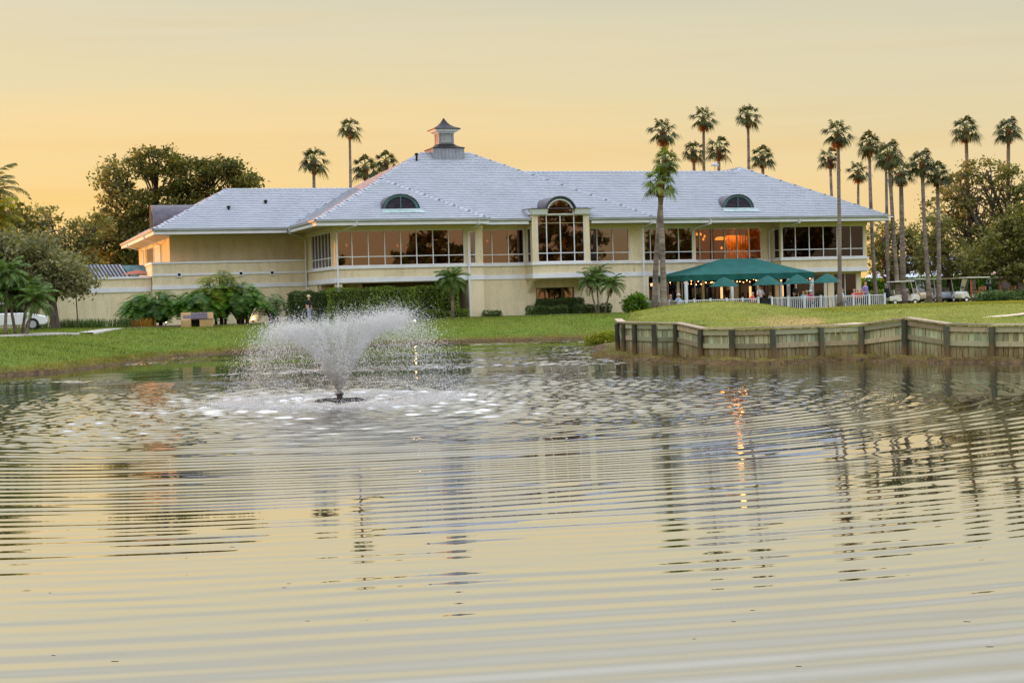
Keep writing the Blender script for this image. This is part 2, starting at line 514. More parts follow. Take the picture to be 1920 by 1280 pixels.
# ---- pond
FOUNT = atz(637, 751, 0.0)
def water_material():
    m = bpy.data.materials.new('pond_water'); b = NB(m)
    P = b.pos()
    C = b.vmath('MULTIPLY', b.vmath('SUBTRACT', P, (FOUNT[0], FOUNT[1], 0.0)), (1, 1, 0))
    d = b.vmath('LENGTH', C)
    N = b.new("ShaderNodeNewGeometry").outputs['Normal']
    # finest wavelets, too small for the mesh
    am = b.math('ADD', b.math('MULTIPLY', b.range(d, 2.5, 14.0, 1.0, 0.0), 0.10), 0.0015)
    n1 = b.noise(P, 9.0, 2.0, 0.5, True)
    nn = b.vmath('MULTIPLY', b.vmath('SUBTRACT', n1, (0.5, 0.5, 0.5)), (1, 1, 0))
    nrm = b.vmath('NORMALIZE', b.vmath('ADD', N, b.vmath('SCALE', nn, scale=am)))
    fr = b.new("ShaderNodeFresnel"); fr.inputs[0].default_value = 1.33; b.link(nrm, fr.inputs['Normal'])
    gl = b.new("ShaderNodeBsdfGlossy"); gl.inputs['Roughness'].default_value = 0.01
    gl.inputs['Color'].default_value = (0.98, 0.98, 0.98, 1); b.link(nrm, gl.inputs['Normal'])
    body = b.mix(b.range(b.noise(P, 0.15, 3.0), 0.3, 0.7), (0.030, 0.032, 0.022, 1), (0.046, 0.046, 0.034, 1))
    # bubbles and foam where the spray comes down
    fm = b.math('MULTIPLY', b.range(d, 1.4, 3.4, 1.0, 0.0), b.range(b.noise(b.vmath('MULTIPLY', P, (1, 1.6, 1)), 9.0, 4.0, 0.7), 0.44, 0.60))
    body2 = b.mix(b.math('MULTIPLY', fm, 0.9), body, (0.85, 0.85, 0.85, 1))
    df = b.new("ShaderNodeBsdfDiffuse"); b.link(body2, df.inputs[0])
    x = b.new("ShaderNodeMixShader")
    fac = b.math('MULTIPLY', b.math('MAXIMUM', fr.outputs[0], 0.82), b.math('SUBTRACT', 1.0, b.math('MULTIPLY', fm, 0.45)))
    b.link(fac, x.inputs[0]); b.link(df.outputs[0], x.inputs[1]); b.link(gl.outputs[0], x.inputs[2])
    b.done(x.outputs[0])
    return m
def fnoise(X, Y, s, seed): return 0.62 * vnoise(X, Y, s, seed) + 0.38 * vnoise(X, Y, s * 0.47, seed + 1.7)
def waves(X, Y):
    """real height of the pond surface: rings from the fountain, chop around it, wind ruffles near the far bank"""
    dx, dy = X - FOUNT[0], Y - FOUNT[1]; d = np.hypot(dx, dy)
    h = np.zeros_like(X)
    for lam, a0, dec, flo, wob, sc, seed in [(0.42, 0.17, 9.4, 0.0036, 11.0, 5.5, 3), (0.30, 0.15, 8.6, 0.0022, 12.0, 4.5, 8), (0.80, 0.006, 12.0, 0.0040, 7.0, 9.0, 14), (0.56, 0.02, 9.0, 0.0035, 8.0, 7.0, 19)]:
        ph = d * 2 * math.pi / lam + wob * fnoise(X, Y, sc, seed)
        am = np.minimum(a0 * np.exp(-d / dec) + flo, 0.055) * (0.15 + 1.45 * sstep(0.28, 0.72, fnoise(X, Y, sc * 0.5, seed + 4)))
        h += am * lam / (2 * math.pi) * np.sin(ph)
    pm = fnoise(X * 0.28, Y, 3.4, 31)
    patch = sstep(0.50, 0.60, pm) * sstep(44, 54, Y)
    rms = 0.11 * (1 - sstep(2.0, 5.5, d)) + 0.10 * (1 - sstep(3.0, 15.0, d)) + 0.13 * patch + 0.0012
    g = np.random.default_rng(77)
    wx_ = X + 0.35 * (vnoise(X, Y, 1.7, 41) - 0.5); wy_ = Y + 0.35 * (vnoise(X, Y, 1.9, 43) - 0.5)
    K = 34; c = np.zeros_like(X)
    for i in range(K):
        lam = 0.26 * (0.72 / 0.26) ** g.random(); th = g.uniform(0, 2 * math.pi); ph = g.uniform(0, 6.283)
        k = 2 * math.pi / lam
        c += lam / (2 * math.pi) * np.sin(k * (wx_ * math.cos(th) + wy_ * math.sin(th)) + ph)
    h += c * rms * math.sqrt(2.0 / K)
    # the pressed-down dish and the swell at the edge of the splash zone
    h += 0.022 * np.exp(-((d - 3.15) / 0.20) ** 2) - 0.012 * np.exp(-((d - 2.7) / 0.3) ** 2)
    return h
ys = [4.0]
while ys[-1] < 93: ys.append(ys[-1] + max(0.042, 0.0021 * ys[-1]))
ys = np.array(ys); ts = np.linspace(-0.56, 0.56, 680)
TT, WY = np.meshgrid(ts, ys); WX = TT * WY
WZ = waves(WX, WY) * (1 - sstep(0.54, 0.56, np.abs(TT)))
nr, nc_ = WX.shape
ii = np.arange((nr - 1) * (nc_ - 1)); r_, c_ = ii // (nc_ - 1), ii % (nc_ - 1); base = r_ * nc_ + c_
WV = np.stack([WX, WY, WZ], -1).reshape(-1, 3); WF = np.stack([base, base + 1, base + nc_ + 1, base + nc_], 1)
y0, y1, k0 = ys[0], ys[-1], len(WV)
ext = np.array([(-90, -6, 0), (90, -6, 0), (90, y0, 0), (-90, y0, 0), (-0.56 * y0, y0, 0), (-0.56 * y1, y1, 0), (-90, y1, 0), (0.56 * y0, y0, 0), (0.56 * y1, y1, 0), (90, y1, 0)], float)
WF = np.concatenate([WF, np.array([(0, 1, 2, 3), (3, 4, 5, 6), (7, 2, 9, 8)]) + k0]); WV = np.concatenate([WV, ext])
water = np_mesh('pond_water', WV, WF, water_material(), smooth=True)
tag(water, 'rippled pond water with rings spreading from the fountain', kind='structure')

# ---- strips laid on the ground: footpath, cart road, sand
def strip(name, pts, width, lift, m, label, drape=True):
    """pts: xy centre line"""
    pts = np.array(pts, float); seg = np.hypot(*np.diff(pts, axis=0).T); L = np.r_[0, np.cumsum(seg)]
    s = np.arange(0, L[-1], 0.5); X = np.interp(s, L, pts[:, 0]); Y = np.interp(s, L, pts[:, 1])
    tx, ty = np.gradient(X), np.gradient(Y); n = np.hypot(tx, ty); tx /= n; ty /= n
    cols = np.linspace(-0.5, 0.5, 5)
    V = []
    for c in cols:
        x, y = X - ty * c * width, Y + tx * c * width
        V.append(np.stack([x, y, height(x, y) + lift], 1))
    z = np.max([v[:, 2] for v in V], axis=0)
    for v in V: v[:, 2] = z
    V = [np.c_[V[0][:, :2], z - 0.15]] + V + [np.c_[V[-1][:, :2], z - 0.15]]
    n, k = len(s), len(V)
    V = np.stack(V, 1).reshape(-1, 3)
    q = np.array([(i * k + j, i * k + j + 1, (i + 1) * k + j + 1, (i + 1) * k + j) for i in range(n - 1) for j in range(k - 1)])
    return tag(np_mesh(name, V, q, m), label, kind='structure')
CONC = mat('concrete', lin(198, 192, 182), lin(172, 166, 156), 0.9, 0.85, 0.1, 20, fine=0.05)
pl = []
for x, y, z in [(-120, 640, 1.12), (0, 633, 1.14), (90, 627.5, 1.17), (146, 624.5, 1.19)]: pl.append(atz(x, y, z)[:2])
strip('footpath', pl, 1.3, 0.0, CONC, 'pale concrete footpath along the left bank, left of the gap')
pl = [atz(x, y, z)[:2] for x, y, z in [(156, 623.8, 1.19), (215, 618.5, 1.21), (262, 615, 1.22)]]
pl += [UV(-7.0, -2.6), UV(-2.5, -2.6), UV(0.5, -2.0), UV(9, -1.9), UV(14, -1.7), UV(20.5, -1.4)]
strip('footpath', pl, 1.0, 0.0, CONC, 'pale concrete footpath running along the front of the clubhouse')
ROADM = mat('asphalt', lin(120, 116, 118), lin(98, 96, 98), 1.0, 0.9, 0.2, 30)
strip('cart_road', [(14.5, 117), (24, 117.5), (32, 119), (46, 124)], 7.0, 0.02, ROADM, 'grey cart road beyond the golf green')
def sand(name, cx, cy, hx, hy, label):
    n = 48; V, q = [], []
    ang = np.linspace(0, 2 * math.pi, n, endpoint=False); rings = np.linspace(0.02, 1, 8)
    for r in rings:
        wob = 1 + 0.10 * np.sin(3 * ang + cx) + 0.06 * np.sin(7 * ang)
        x = cx + hx * r * np.cos(ang) * wob; y = cy + hy * r * np.sin(ang) * wob
        V.append(np.stack([x, y, height(x, y) + 0.075 - 0.03 * r], 1))
    for i in range(len(rings) - 1):
        for k in range(n): q.append((i * n + k, i * n + (k + 1) % n, (i + 1) * n + (k + 1) % n, (i + 1) * n + k))
    return tag(np_mesh(name, np.concatenate(V), np.array(q), mat('sand', lin(216, 196, 168), lin(196, 176, 148), 2.0, 0.95, 0.3, 20), smooth=True), label, kind='structure')
sand('bunker_sand', pxD(1925, 53.5), 53.5, 2.05, 1.9, 'pale sand bunker at the right behind the timber bulkhead')
sand('bunker_sand', pxD(1603, 53.0), 53.0, 0.62, 0.5, 'thin sliver of pale sand below the mound shoulder')
# ------------------------------------------------------------------ clubhouse (local axes: x along the front, y to the back)
club = thing('clubhouse', 'two-storey cream clubhouse with pale tiled hip roofs and a rooftop cupola', 'clubhouse', (OX, OY, 0), A)
ZE, PITCH = 7.35, 0.527
def tile_material():
    m = bpy.data.materials.new('roof_tile'); b = NB(m)
    P = b.pos()
    f = b.range(b.noise(P, 0.5, 5.0, 0.6), 0.3, 0.7)
    col = b.mix(f, lin(166, 172, 181), lin(158, 164, 173))
    g = b.range(b.island(), 0, 1, 0.955, 1.04, False)
    col = b.mix(1.0, col, g, 'MULTIPLY')
    s = b.range(b.noise(b.vmath('MULTIPLY', P, (2.0, 2.0, 0.35)), 1.6, 5.0, 0.7), 0.55, 0.75)
    col = b.mix(b.math('MULTIPLY', s, 0.14), col, lin(120, 122, 124))
    b.done(b.principled(col, 0.75, b.bump(b.noise(P, 40, 3), 0.15, 0.01), 0, 0.3))
    return m
TILE = tile_material()
def in_poly(x, y, poly):
    ins = np.zeros(x.shape, bool); n = len(poly)
    for i in range(n):
        (ax, ay), (bx, by) = poly[i], poly[(i + 1) % n]
        ins ^= ((ay > y) != (by > y)) & (x < (bx - ax) * (y - ay) / (by - ay + 1e-12) + ax)
    return ins
TW, TV, TL = 0.30, 0.25, 0.054          # tile width, course depth in plan, lip height
def tiles(poly, e0, e, g, parent):
    """courses of separate flat tiles on one roof slope; e along the eave, g upslope (plan unit vectors), e0 a point of the eave"""
    poly = [tuple(p) for p in poly]
    P = np.array(poly) - e0
    a, bb = P @ np.array(e), P @ np.array(g)
    V, n = [], 0
    for r in range(int(bb.max() / TV) + 1):
        off = 0.5 * TW * (r % 2)
        cs = np.arange(math.floor(a.min() / TW) - 1, math.ceil(a.max() / TW) + 1) * TW + off
        ca, cb = cs + TW / 2, (r + 0.5) * TV
        cx, cy = e0[0] + e[0] * ca + g[0] * cb, e0[1] + e[1] * ca + g[1] * cb
        cs = cs[in_poly(cx, cy, poly)]
        if not len(cs): continue
        k = len(cs)
        j = rng.uniform(-0.006, 0.006, k)
        l, h = r * TV - 0.02, (r + 1) * TV + 0.03
        L0, R0 = cs + 0.004, cs + TW - 0.004
        z0, z1 = ZE + PITCH * l, ZE + PITCH * h
        def pt(al, be, z): return np.stack([e0[0] + e[0] * al + g[0] * be, e0[1] + e[1] * al + g[1] * be, z + 0 * al], 1)
        V.append(np.stack([pt(L0, l + 0 * L0, z0 + TL + j), pt(R0, l + 0 * L0, z0 + TL + j), pt(R0, h + 0 * L0, z1 + 0.012), pt(L0, h + 0 * L0, z1 + 0.012),
                           pt(L0, l + 0.05 + 0 * L0, z0 + 0.0), pt(R0, l + 0.05 + 0 * L0, z0 + 0.0), pt(L0, l + 0.05 + 0 * L0, z0 + TL * 0.8), pt(R0, l + 0.05 + 0 * L0, z0 + TL * 0.8), pt(L0, l + 0 * L0, z0 + TL - 0.03 + j), pt(R0, l + 0 * L0, z0 + TL - 0.03 + j)], 1).reshape(-1, 3))
        n += k
    V = np.concatenate(V)
    o = np.arange(n)[:, None] * 10
    F = np.concatenate([o + np.array([[0, 1, 2, 3]]), o + np.array([[8, 9, 1, 0]]), o + np.array([[6, 7, 9, 8]]), o + np.array([[4, 5, 7, 6]])])
    ob = np_mesh('roof_tiles', V, F, TILE, parent)
    ob['kind'] = 'stuff'
    return ob
zf = lambda d: ZE + PITCH * d
UNDER = mat('roof_underlay', lin(118, 122, 130), lin(104, 108, 116), 1.0, 0.9)
def slope(name, poly, e0, e, g, tile=True):
    e0 = np.array(e0, float)
    pts = [(p[0], p[1], zf((np.array(p) - e0) @ np.array(g)) - 0.008) for p in poly]
    mb = MB(); mb.prism(pts, (0, 0, -0.12))
    o = mb.build(name, TILE, club)
    if tile: tiles(poly, e0, e, g, o)
    return o
slope('roof', [(-1.38, -1.38), (9.49, -1.38), (4.05, 4.05)], (-1.38, -1.38), (1, 0), (0, 1))
slope('roof', [(-1.38, -1.38), (4.05, 4.05), (4.05, 5.23), (8.2, 9.4), (-1.38, 19)], (-1.38, -1.38), (0, 1), (1, 0))
slope('roof', [(9.49, -1.38), (9.49, -0.2), (4.05, 5.23), (4.05, 4.05)], (9.49, -1.38), (0, 1), (-1, 0))
slope('roof', [(9.49, -0.2), (12.72, -0.2), (12.72, 1.0), (16.72, 1.0), (16.72, -0.2), (21.3, -0.2), (11.7, 9.4), (8.2, 9.4), (4.05, 5.23)], (9.49, -0.2), (1, 0), (0, 1))
slope('roof', [(21.3, -0.2), (21.3, 1.1), (14.4, 8.0), (21.3, 14.9), (21.3, 19), (11.7, 9.4)], (21.3, -0.2), (0, 1), (-1, 0))
slope('roof', [(-1.38, 19), (8.2, 9.4), (11.7, 9.4), (21.3, 19)], (-1.38, 19.0), (1, 0), (0, -1), False)
slope('roof', [(21.3, 1.1), (39.6, 1.1), (32.07, 8.63), (31.44, 8.0), (14.4, 8.0)], (21.3, 1.1), (1, 0), (0, 1))
slope('roof', [(39.6, 1.1), (39.6, 24), (32.07, 24), (32.07, 8.63)], (39.6, 1.1), (0, 1), (-1, 0))
slope('roof', [(31.44, 8), (32.07, 8.63), (32.07, 24), (24.54, 24), (24.54, 14.9)], (24.54, 8), (0, 1), (1, 0))
slope('roof', [(14.4, 8), (31.44, 8), (24.54, 14.9), (21.3, 14.9)], (14.4, 14.9), (1, 0), (0, -1), False)
slope('roof', [(-10.05, 7.1), (-1.38, 7.1), (4.12, 12.6), (-4.54, 12.6)], (-10.05, 7.1), (1, 0), (0, 1))
slope('roof', [(-10.05, 7.1), (-4.54, 12.6), (-4.54, 24.5), (-10.05, 30)], (-10.05, 7.1), (0, 1), (1, 0))
slope('roof', [(-4.54, 12.6), (4.12, 12.6), (-1.38, 18.1), (0.96, 18.1)][:3], (-10.05, 18.1), (1, 0), (0, -1), False)
slope('roof', [(-4.54, 12.6), (0.96, 18.1), (0.96, 30), (-4.54, 24.5)], (0.96, 12.6), (0, 1), (-1, 0), False)
slope('roof', [(-10.05, 30), (-4.54, 24.5), (0.96, 30)], (-10.05, 30), (1, 0), (0, -1), False)
# cap tiles along hips and ridges
def caps(a, b):
    a, b = Vector(a), Vector(b); L = (b - a).length; n = max(1, int(L / 0.36)); d = (b - a) / L
    sx = d.cross(Vector((0, 0, 1))).normalized(); up = sx.cross(d)
    V, F = [], []
    for i in range(n):
        p0, p1 = a + d * (L * i / n - 0.02), a + d * (L * (i + 1) / n + 0.02)
        for p, w, h in ((p0, 0.19, 0.115), (p1, 0.17, 0.09)):
            for k in range(5):
                t = math.pi * k / 4
                V.append(p + sx * (w * math.cos(t)) + up * (h * math.sin(t)) + Vector((0, 0, -0.02)))
        o = i * 10
        F += [(o + k, o + k + 1, o + 6 + k, o + 5 + k) for k in range(4)]
        F += [(o, o + 1, o + 3, o + 4)]
    ob = np_mesh('ridge_caps', np.array([tuple(v) for v in V]), np.array(F), TILE, club)
    ob['kind'] = 'stuff'
Z = lambda u, v, d: (u, v, zf(d) + 0.03)
for a, b in [((-1.38, -1.38, zf(0)), (4.05, 4.05, zf(5.43))), ((4.05, 4.05, zf(5.43)), (4.05, 5.23, zf(5.43))), ((4.05, 5.23, zf(5.43)), (8.2, 9.4, zf(9.58))),
             ((8.2, 9.4, zf(9.6)), (11.7, 9.4, zf(9.6))), ((11.7, 9.4, zf(9.6)), (21.3, -0.2, zf(0))), ((14.4, 8, zf(6.9)), (31.44, 8, zf(6.9))),
             ((31.44, 8, zf(6.9)), (32.07, 8.63, zf(7.53))), ((32.07, 8.63, zf(7.53)), (39.6, 1.1, zf(0))), ((32.07, 8.63, zf(7.53)), (32.07, 24, zf(7.53))),
             ((-10.05, 7.1, zf(0)), (-4.54, 12.6, zf(5.5))), ((-4.54, 12.6, zf(5.5)), (4.12, 12.6, zf(5.5))), ((-4.54, 12.6, zf(5.5)), (-4.54, 24.5, zf(5.5))),
             ((9.49, -1.38, zf(0)), (4.05, 4.05, zf(5.43))), ((-10.05, 30, zf(0)), (-4.54, 24.5, zf(5.5)))]:
    caps((a[0], a[1], a[2] - 0.025), (b[0], b[1], b[2] - 0.025))

# ---- eaves: gutter, fascia
def eave(a, b, nrm):
    """a,b: plan ends, nrm: outward plan direction"""
    a, b, n = np.array(a, float), np.array(b, float), np.array(nrm, float)
    t = (b - a) / np.linalg.norm(b - a)
    g = MB()
    prof = [(0.0, 7.215), (0.10, 7.215), (0.135, 7.26), (0.135, 7.345), (0.15, 7.36), (0.15, 7.375), (0.11, 7.375), (0.11, 7.33), (0.0, 7.33)]
    aa, bb = a - t * 0.0, b + t * 0.0
    g.prism([(aa[0] + n[0] * o, aa[1] + n[1] * o, z) for o, z in prof], (*(bb - aa), 0))
    g.build('gutter', GUTTER, club)
    f = MB()
    f.prism([(a[0] + n[0] * o, a[1] + n[1] * o, z) for o, z in [(-0.05, 7.005), (0.03, 7.005), (0.03, 7.21), (-0.05, 7.21)]], (*(b - a), 0))
    f.build('fascia', WHITE, club)
for a, b, n in [((-1.38, -1.38), (9.49, -1.38), (0, -1)), ((-1.38, 6.95), (-1.38, -1.38), (-1, 0)), ((9.49, -1.38), (9.49, -0.36), (1, 0)),
                ((9.645, -0.2), (12.55, -0.2), (0, -1)), ((16.85, -0.2), (21.3, -0.2), (0, -1)), ((21.3, -0.2), (21.3, 0.94), (1, 0)),
                ((21.455, 1.1), (39.6, 1.1), (0, -1)), ((39.6, 1.1), (39.6, 24), (1, 0)), ((-10.05, 7.1), (-1.54, 7.1), (0, -1)), ((-10.05, 30), (-10.05, 7.1), (-1, 0))]:
    eave(a, b, n)
def soffit(u0, u1, v0, v1):
    MB().box(u0, u1, v0, v1, 7.03, 7.06).build('soffit', SOFFIT, club)
soffit(-1.33, 9.44, -1.33, 0.1); soffit(-1.33, 0.1, 0.1, 9.5); soffit(9.44, 21.25, -0.15, 1.3); soffit(21.25, 39.55, 1.15, 3.9); soffit(38.5, 39.55, 3.9, 24)
soffit(-10.0, -1.34, 7.15, 9.6); soffit(-10.0, -8.7, 9.6, 29.9)

# ---- glass
def glass_material(name, tint, refl, see):
    m = bpy.data.materials.new(name); b = NB(m)
    P = b.pos()
    nrm = b.bump(b.noise(P, 0.9, 2.0), 0.03, 0.05)
    gl = b.new("ShaderNodeBsdfGlossy"); gl.inputs['Roughness'].default_value = 0.01
    gl.inputs['Color'].default_value = refl; b.link(nrm, gl.inputs['Normal'])
    tr = b.new("ShaderNodeBsdfTransparent"); tr.inputs[0].default_value = tint
    fr = b.new("ShaderNodeFresnel"); fr.inputs[0].default_value = 1.5
    fac = b.math('ADD', b.math('MULTIPLY', fr.outputs[0], 0.8), see)
    x = b.new("ShaderNodeMixShader")
    b.link(fac, x.inputs[0]); b.link(tr.outputs[0], x.inputs[1]); b.link(gl.outputs[0], x.inputs[2])
    b.done(x.outputs[0])
    return m
GLASS = glass_material('bronze_glass', (0.36, 0.26, 0.22, 1), (0.80, 0.60, 0.58, 1), 0.17)
GLASS_D = glass_material('dark_glass', (0.14, 0.11, 0.13, 1), (0.62, 0.54, 0.66, 1), 0.05)
GLASS_G = glass_material('grey_glass', (0.20, 0.18, 0.20, 1), (0.66, 0.56, 0.60, 1), 0.22)
ZS, ZT, ZH = 4.565, 5.14, 6.76
def front(v0): return lambda a, b, z: (a, v0 + b, z)
def left(u0): return lambda a, b, z: (u0 + b, a, z)
def window(P, edges, z0=ZS, z1=ZH, zt=ZT, gm=GLASS, fm=WHITE, bar=0.055, dep=0.12, back=0.06, label=None):
    """frame with mullions at the edges; a transom at zt; one pane per light"""
    f = MB(); e = edges; h = bar / 2
    def bx(a0, a1, zz0, zz1, d0=-0.0, d1=dep): f.box(a0, a1, back + d0 - 0.03, back + d1 - 0.03, zz0, zz1, 0, P)
    bx(e[0], e[-1], z0, z0 + bar); bx(e[0], e[-1], z1 - bar, z1)
    if zt: bx(e[0], e[-1], zt - h, zt + h, 0.004, dep - 0.004)
    for i, a in enumerate(e):
        if i == 0: bx(a, a + bar, z0 + bar, z1 - bar)
        elif i == len(e) - 1: bx(a - bar, a, z0 + bar, z1 - bar)
        else: bx(a - h, a + h, z0 + bar, z1 - bar)
    w = f.build('window', fm, club)
    if label: w['label'] = label
    for i in range(len(e) - 1):
        a0 = e[i] + (bar if i == 0 else h); a1 = e[i + 1] - (bar if i == len(e) - 2 else h)
        zs = [z0 + bar, zt - h, zt + h, z1 - bar] if zt else [z0 + bar, z1 - bar]
        for k in range(0, len(zs), 2):
            MB().box(a0 - 0.01, a1 + 0.01, back + 0.03, back + 0.042, zs[k] - 0.01, zs[k + 1] + 0.01, 0, P).build('pane', gm, w)
    return w
def wall_boxes(P, rects, name='wall', m=None, t=0.25):
    mb = MB()
    for a0, a1, z0, z1 in rects: mb.box(a0, a1, 0.0, t, z0, z1, 0, P)
    return mb.build(name, m or STUCCO, club)
def bands(P, a0, a1, sill=True, low=True, e0=0.0, e1=0.0):
    if sill: 
        MB().box(a0 - e0, a1 + e1, -0.09, 0.045, 4.40, 4.555, 0, P).build('sill_band', WHITE, club)
    if low:
        MB().box(a0 - e0 * 0.7, a1 + e1 * 0.7, -0.055, 0.045, 3.56, 3.85, 0, P).build('floor_band', WHITE, club)
def head(P, a0, a1):
    MB().box(a0, a1, -0.05, 0.03, ZH + 0.01, 7.02, 0, P).build('head_trim', STUCCO2, club)
# main block, front
P = front(0.0)
wall_boxes(P, [(0, 9.51, 3.57, ZS), (0, 9.51, ZH, 7.03), (0, 0.09, ZS, ZH), (8.31, 8.65, ZS, ZH), (9.07, 9.51, ZS, ZH), (8.65, 9.07, 6.6, ZH)])
ed = [0.09, 1.09, 2.12, 3.16, 4.18, 5.2, 6.26, 7.28, 8.31]
window(P, ed)
window(P, [8.65, 9.07], z1=6.6, gm=GLASS_G)
bands(P, 0, 9.51, e0=0.09, e1=0.05); head(P, -0.05, 9.55)
# main block, left side
P = left(0.0)
wall_boxes(P, [(0.25, 9.5, 3.57, ZS), (0.25, 9.5, ZH, 7.03), (0.25, 1.15, ZS, ZH), (7.18, 9.5, ZS, ZH)])
window(P, list(np.linspace(1.15, 7.18, 7)), gm=GLASS_G)
bands(P, 0.05, 8.4); head(P, 0.04, 9.4)
# section between main block and bay
P = front(1.2)
wall_boxes(P, [(9.51, 21.1, 3.57, ZS), (9.51, 21.1, ZH, 7.03), (9.51, 9.7, ZS, ZH), (12.70, 12.88, ZS, ZH), (16.7, 17.22, ZS, ZH), (20.03, 21.1, ZS, ZH)])
wall_boxes(front(1.14), [(20.33, 20.36, 3.86, 4.39)], 'wall_joint')
window(P, [9.7, 10.52, 11.63, 12.70]); window(P, [17.22, 17.76, 18.87, 20.03], gm=GLASS_G)
bands(P, 9.56, 12.76); bands(P, 16.8, 21.1, e1=0.05); head(P, 9.55, 12.76); head(P, 16.8, 21.1)
wall_boxes(lambda a, b, z: (9.51 - b, a, z), [(0.25, 1.2, 1.0, 7.03)])
wall_boxes(lambda a, b, z: (21.1 - b, a, z), [(1.45, 2.4, 3.57, 7.03)])
# arched bay
BU0, BU1, BV = 12.76, 16.68, -0.2
P = front(BV)
wall_boxes(P, [(BU0, BU1, 3.57, ZS), (BU0, 13.12, ZS, 7.6), (16.34, BU1, ZS, 7.6)])
window(P, [13.12, 13.76, 14.70, 15.64, 16.34], z1=7.58)
bands(P, BU0, BU1, e0=0.08, e1=0.08)
wall_boxes(left(BU0), [(0.05, 1.2, 3.57, ZS), (0.05, 0.18, ZS, 7.6), (0.18, 1.2, ZH, 7.6), (0.95, 1.2, ZS, ZH)])
window(left(BU0), [0.18, 0.95], gm=GLASS_D, label='narrow side window of the bay')
bands(left(BU0), -0.1, 1.1)
wall_boxes(lambda a, b, z: (BU1 - b, a, z), [(0.05, 1.2, 3.57, 7.6)])
MB().box(BU0, BU1, BV + 0.05, 1.2, 3.50, 3.565).build('bay_floor', STUCCO2, club)
MB().box(BU0 + 0.02, BU1 - 0.02, BV + 0.02, 3.2, 7.98, 8.02).box(BU0 - 0.28, BU1 + 0.28, BV - 0.30, 2.4, 7.945, 7.975).build('bay_roof', COPPER, club)
ac, ar, az = 14.70, 0.86, 7.62                       # arch centre, radius, springing height
cm = MB()
for u0, u1 in [(BU0 - 0.02, ac - ar - 0.08), (ac + ar + 0.08, BU1 + 0.02)]:
    cm.prism([(u0, BV - 0.02, 7.59), (u0, BV - 0.14, 7.59), (u0, BV - 0.26, 7.94), (u0, BV - 0.02, 7.94)], (u1 - u0, 0, 0))
cm.prism([(BU0, BV, 7.59), (BU0 - 0.12, BV, 7.59), (BU0 - 0.24, BV, 7.94), (BU0, BV, 7.94)], (0, 1.6, 0))
cm.prism([(BU0 - 0.02, BV - 0.01, 7.59), (BU0 - 0.12, BV - 0.13, 7.59), (BU0 - 0.24, BV - 0.26, 7.94), (BU0 - 0.02, BV - 0.26, 7.94)], (0.0, 0.0, 0.001))
cm.build('bay_cornice', WHITE, club)
def arc_band(r0, r1, v0, v1, z0, n=28, a0=0.0, a1=math.pi, c=ac):
    mb = MB(); V = []
    for i in range(n + 1):
        t = a0 + (a1 - a0) * i / n
        for r, v in ((r0, v0), (r1, v0), (r1, v1), (r0, v1)): V.append((c + r * math.cos(t), v, z0 + r * math.sin(t)))
    F = []
    for i in range(n):
        for k in range(4): F.append((i * 4 + k, i * 4 + (k + 1) % 4, i * 4 + 4 + (k + 1) % 4, i * 4 + 4 + k))
    F += [(3, 2, 1, 0), tuple(n * 4 + k for k in range(4))]
    return mb.add(V, F)
aw = arc_band(ar, ar + 0.07, BV - 0.05, BV + 0.1, az + 0.03)
aw.box(ac - ar - 0.07, ac + ar + 0.07, BV - 0.05, BV + 0.1, az - 0.045, az + 0.03)
aw = aw.build('arched_window', WHITE, club)
MB().prism([(ac + ar * math.cos(math.pi * i / 24), BV + 0.04, az + 0.03 + ar * math.sin(math.pi * i / 24)) for i in range(25)], (0, 0.012, 0)).build('pane', GLASS, aw)
arc_band(ar + 0.075, ar + 0.20, BV - 0.02, BV + 0.12, az + 0.03).build('arch_trim', PATINA, club)
arc_band(ar + 0.19, ar + 0.26, BV - 0.16, 3.0, az + 0.03).build('barrel_roof', COPPER, club)
bk = MB()
prof = [(0, 0), (-1.1, 0), (-1.1, -0.10), (-0.8, -0.16), (-0.55, -0.30), (-0.42, -0.50), (-0.25, -0.62), (-0.22, -0.72), (0, -0.72)]
for u in (BU0 + 0.12, BU1 - 0.34):
    MB().prism([(u, 1.2 + a, 3.50 + z) for a, z in prof], (0.22, 0, 0)).build('bracket', STUCCO2, club)
# section right of the bay, recess and right block
P = front(2.4)
wall_boxes(P, [(21.1, 25.4, 3.57, ZS), (21.1, 25.4, ZH, 7.03), (21.1, 21.6, ZS, ZH), (25.2, 25.4, ZS, ZH)])
window(P, [21.6, 22.08, 23.11, 24.15, 25.2], gm=GLASS_G)
bands(P, 21.1, 25.4, e1=0.08); head(P, 21.1, 25.5)
P = front(3.8)
wall_boxes(P, [(25.4, 32.0, 3.57, ZS), (25.4, 32.0, ZH, 7.03), (31.1, 32.0, ZS, ZH), (25.4, 25.5, ZS, ZH)])
GLASS_F = glass_material('clear_bronze_glass', (0.72, 0.60, 0.50, 1), (0.70, 0.52, 0.50, 1), 0.08)
window(P, [25.5, 26.38, 27.3, 28.28, 29.24, 30.16, 31.1], gm=GLASS_F, label='window lit gold from inside')
bands(P, 25.45, 31.8, low=False); head(P, 25.45, 31.8)
wall_boxes(lambda a, b, z: (25.4 - b, a, z), [(2.65, 4.0, 3.57, 7.03)])
UW = 31.84
wall_boxes(left(UW), [(2.65, 4.0, 3.57, ZS), (2.65, 4.0, ZH, 7.03), (3.5, 4.0, ZS, ZH)])
window(left(UW), [2.5, 3.5], gm=GLASS_D); bands(left(UW), 2.4, 3.75)
P = front(2.4)
wall_boxes(P, [(UW, 38.6, 3.57, ZS), (UW, 38.6, ZH, 7.03), (UW, 31.96, ZS, ZH), (38.38, 38.6, ZS, ZH)])
window(P, [31.96, 33.0, 34.08, 35.18, 36.26, 37.34, 38.38], gm=GLASS_D)
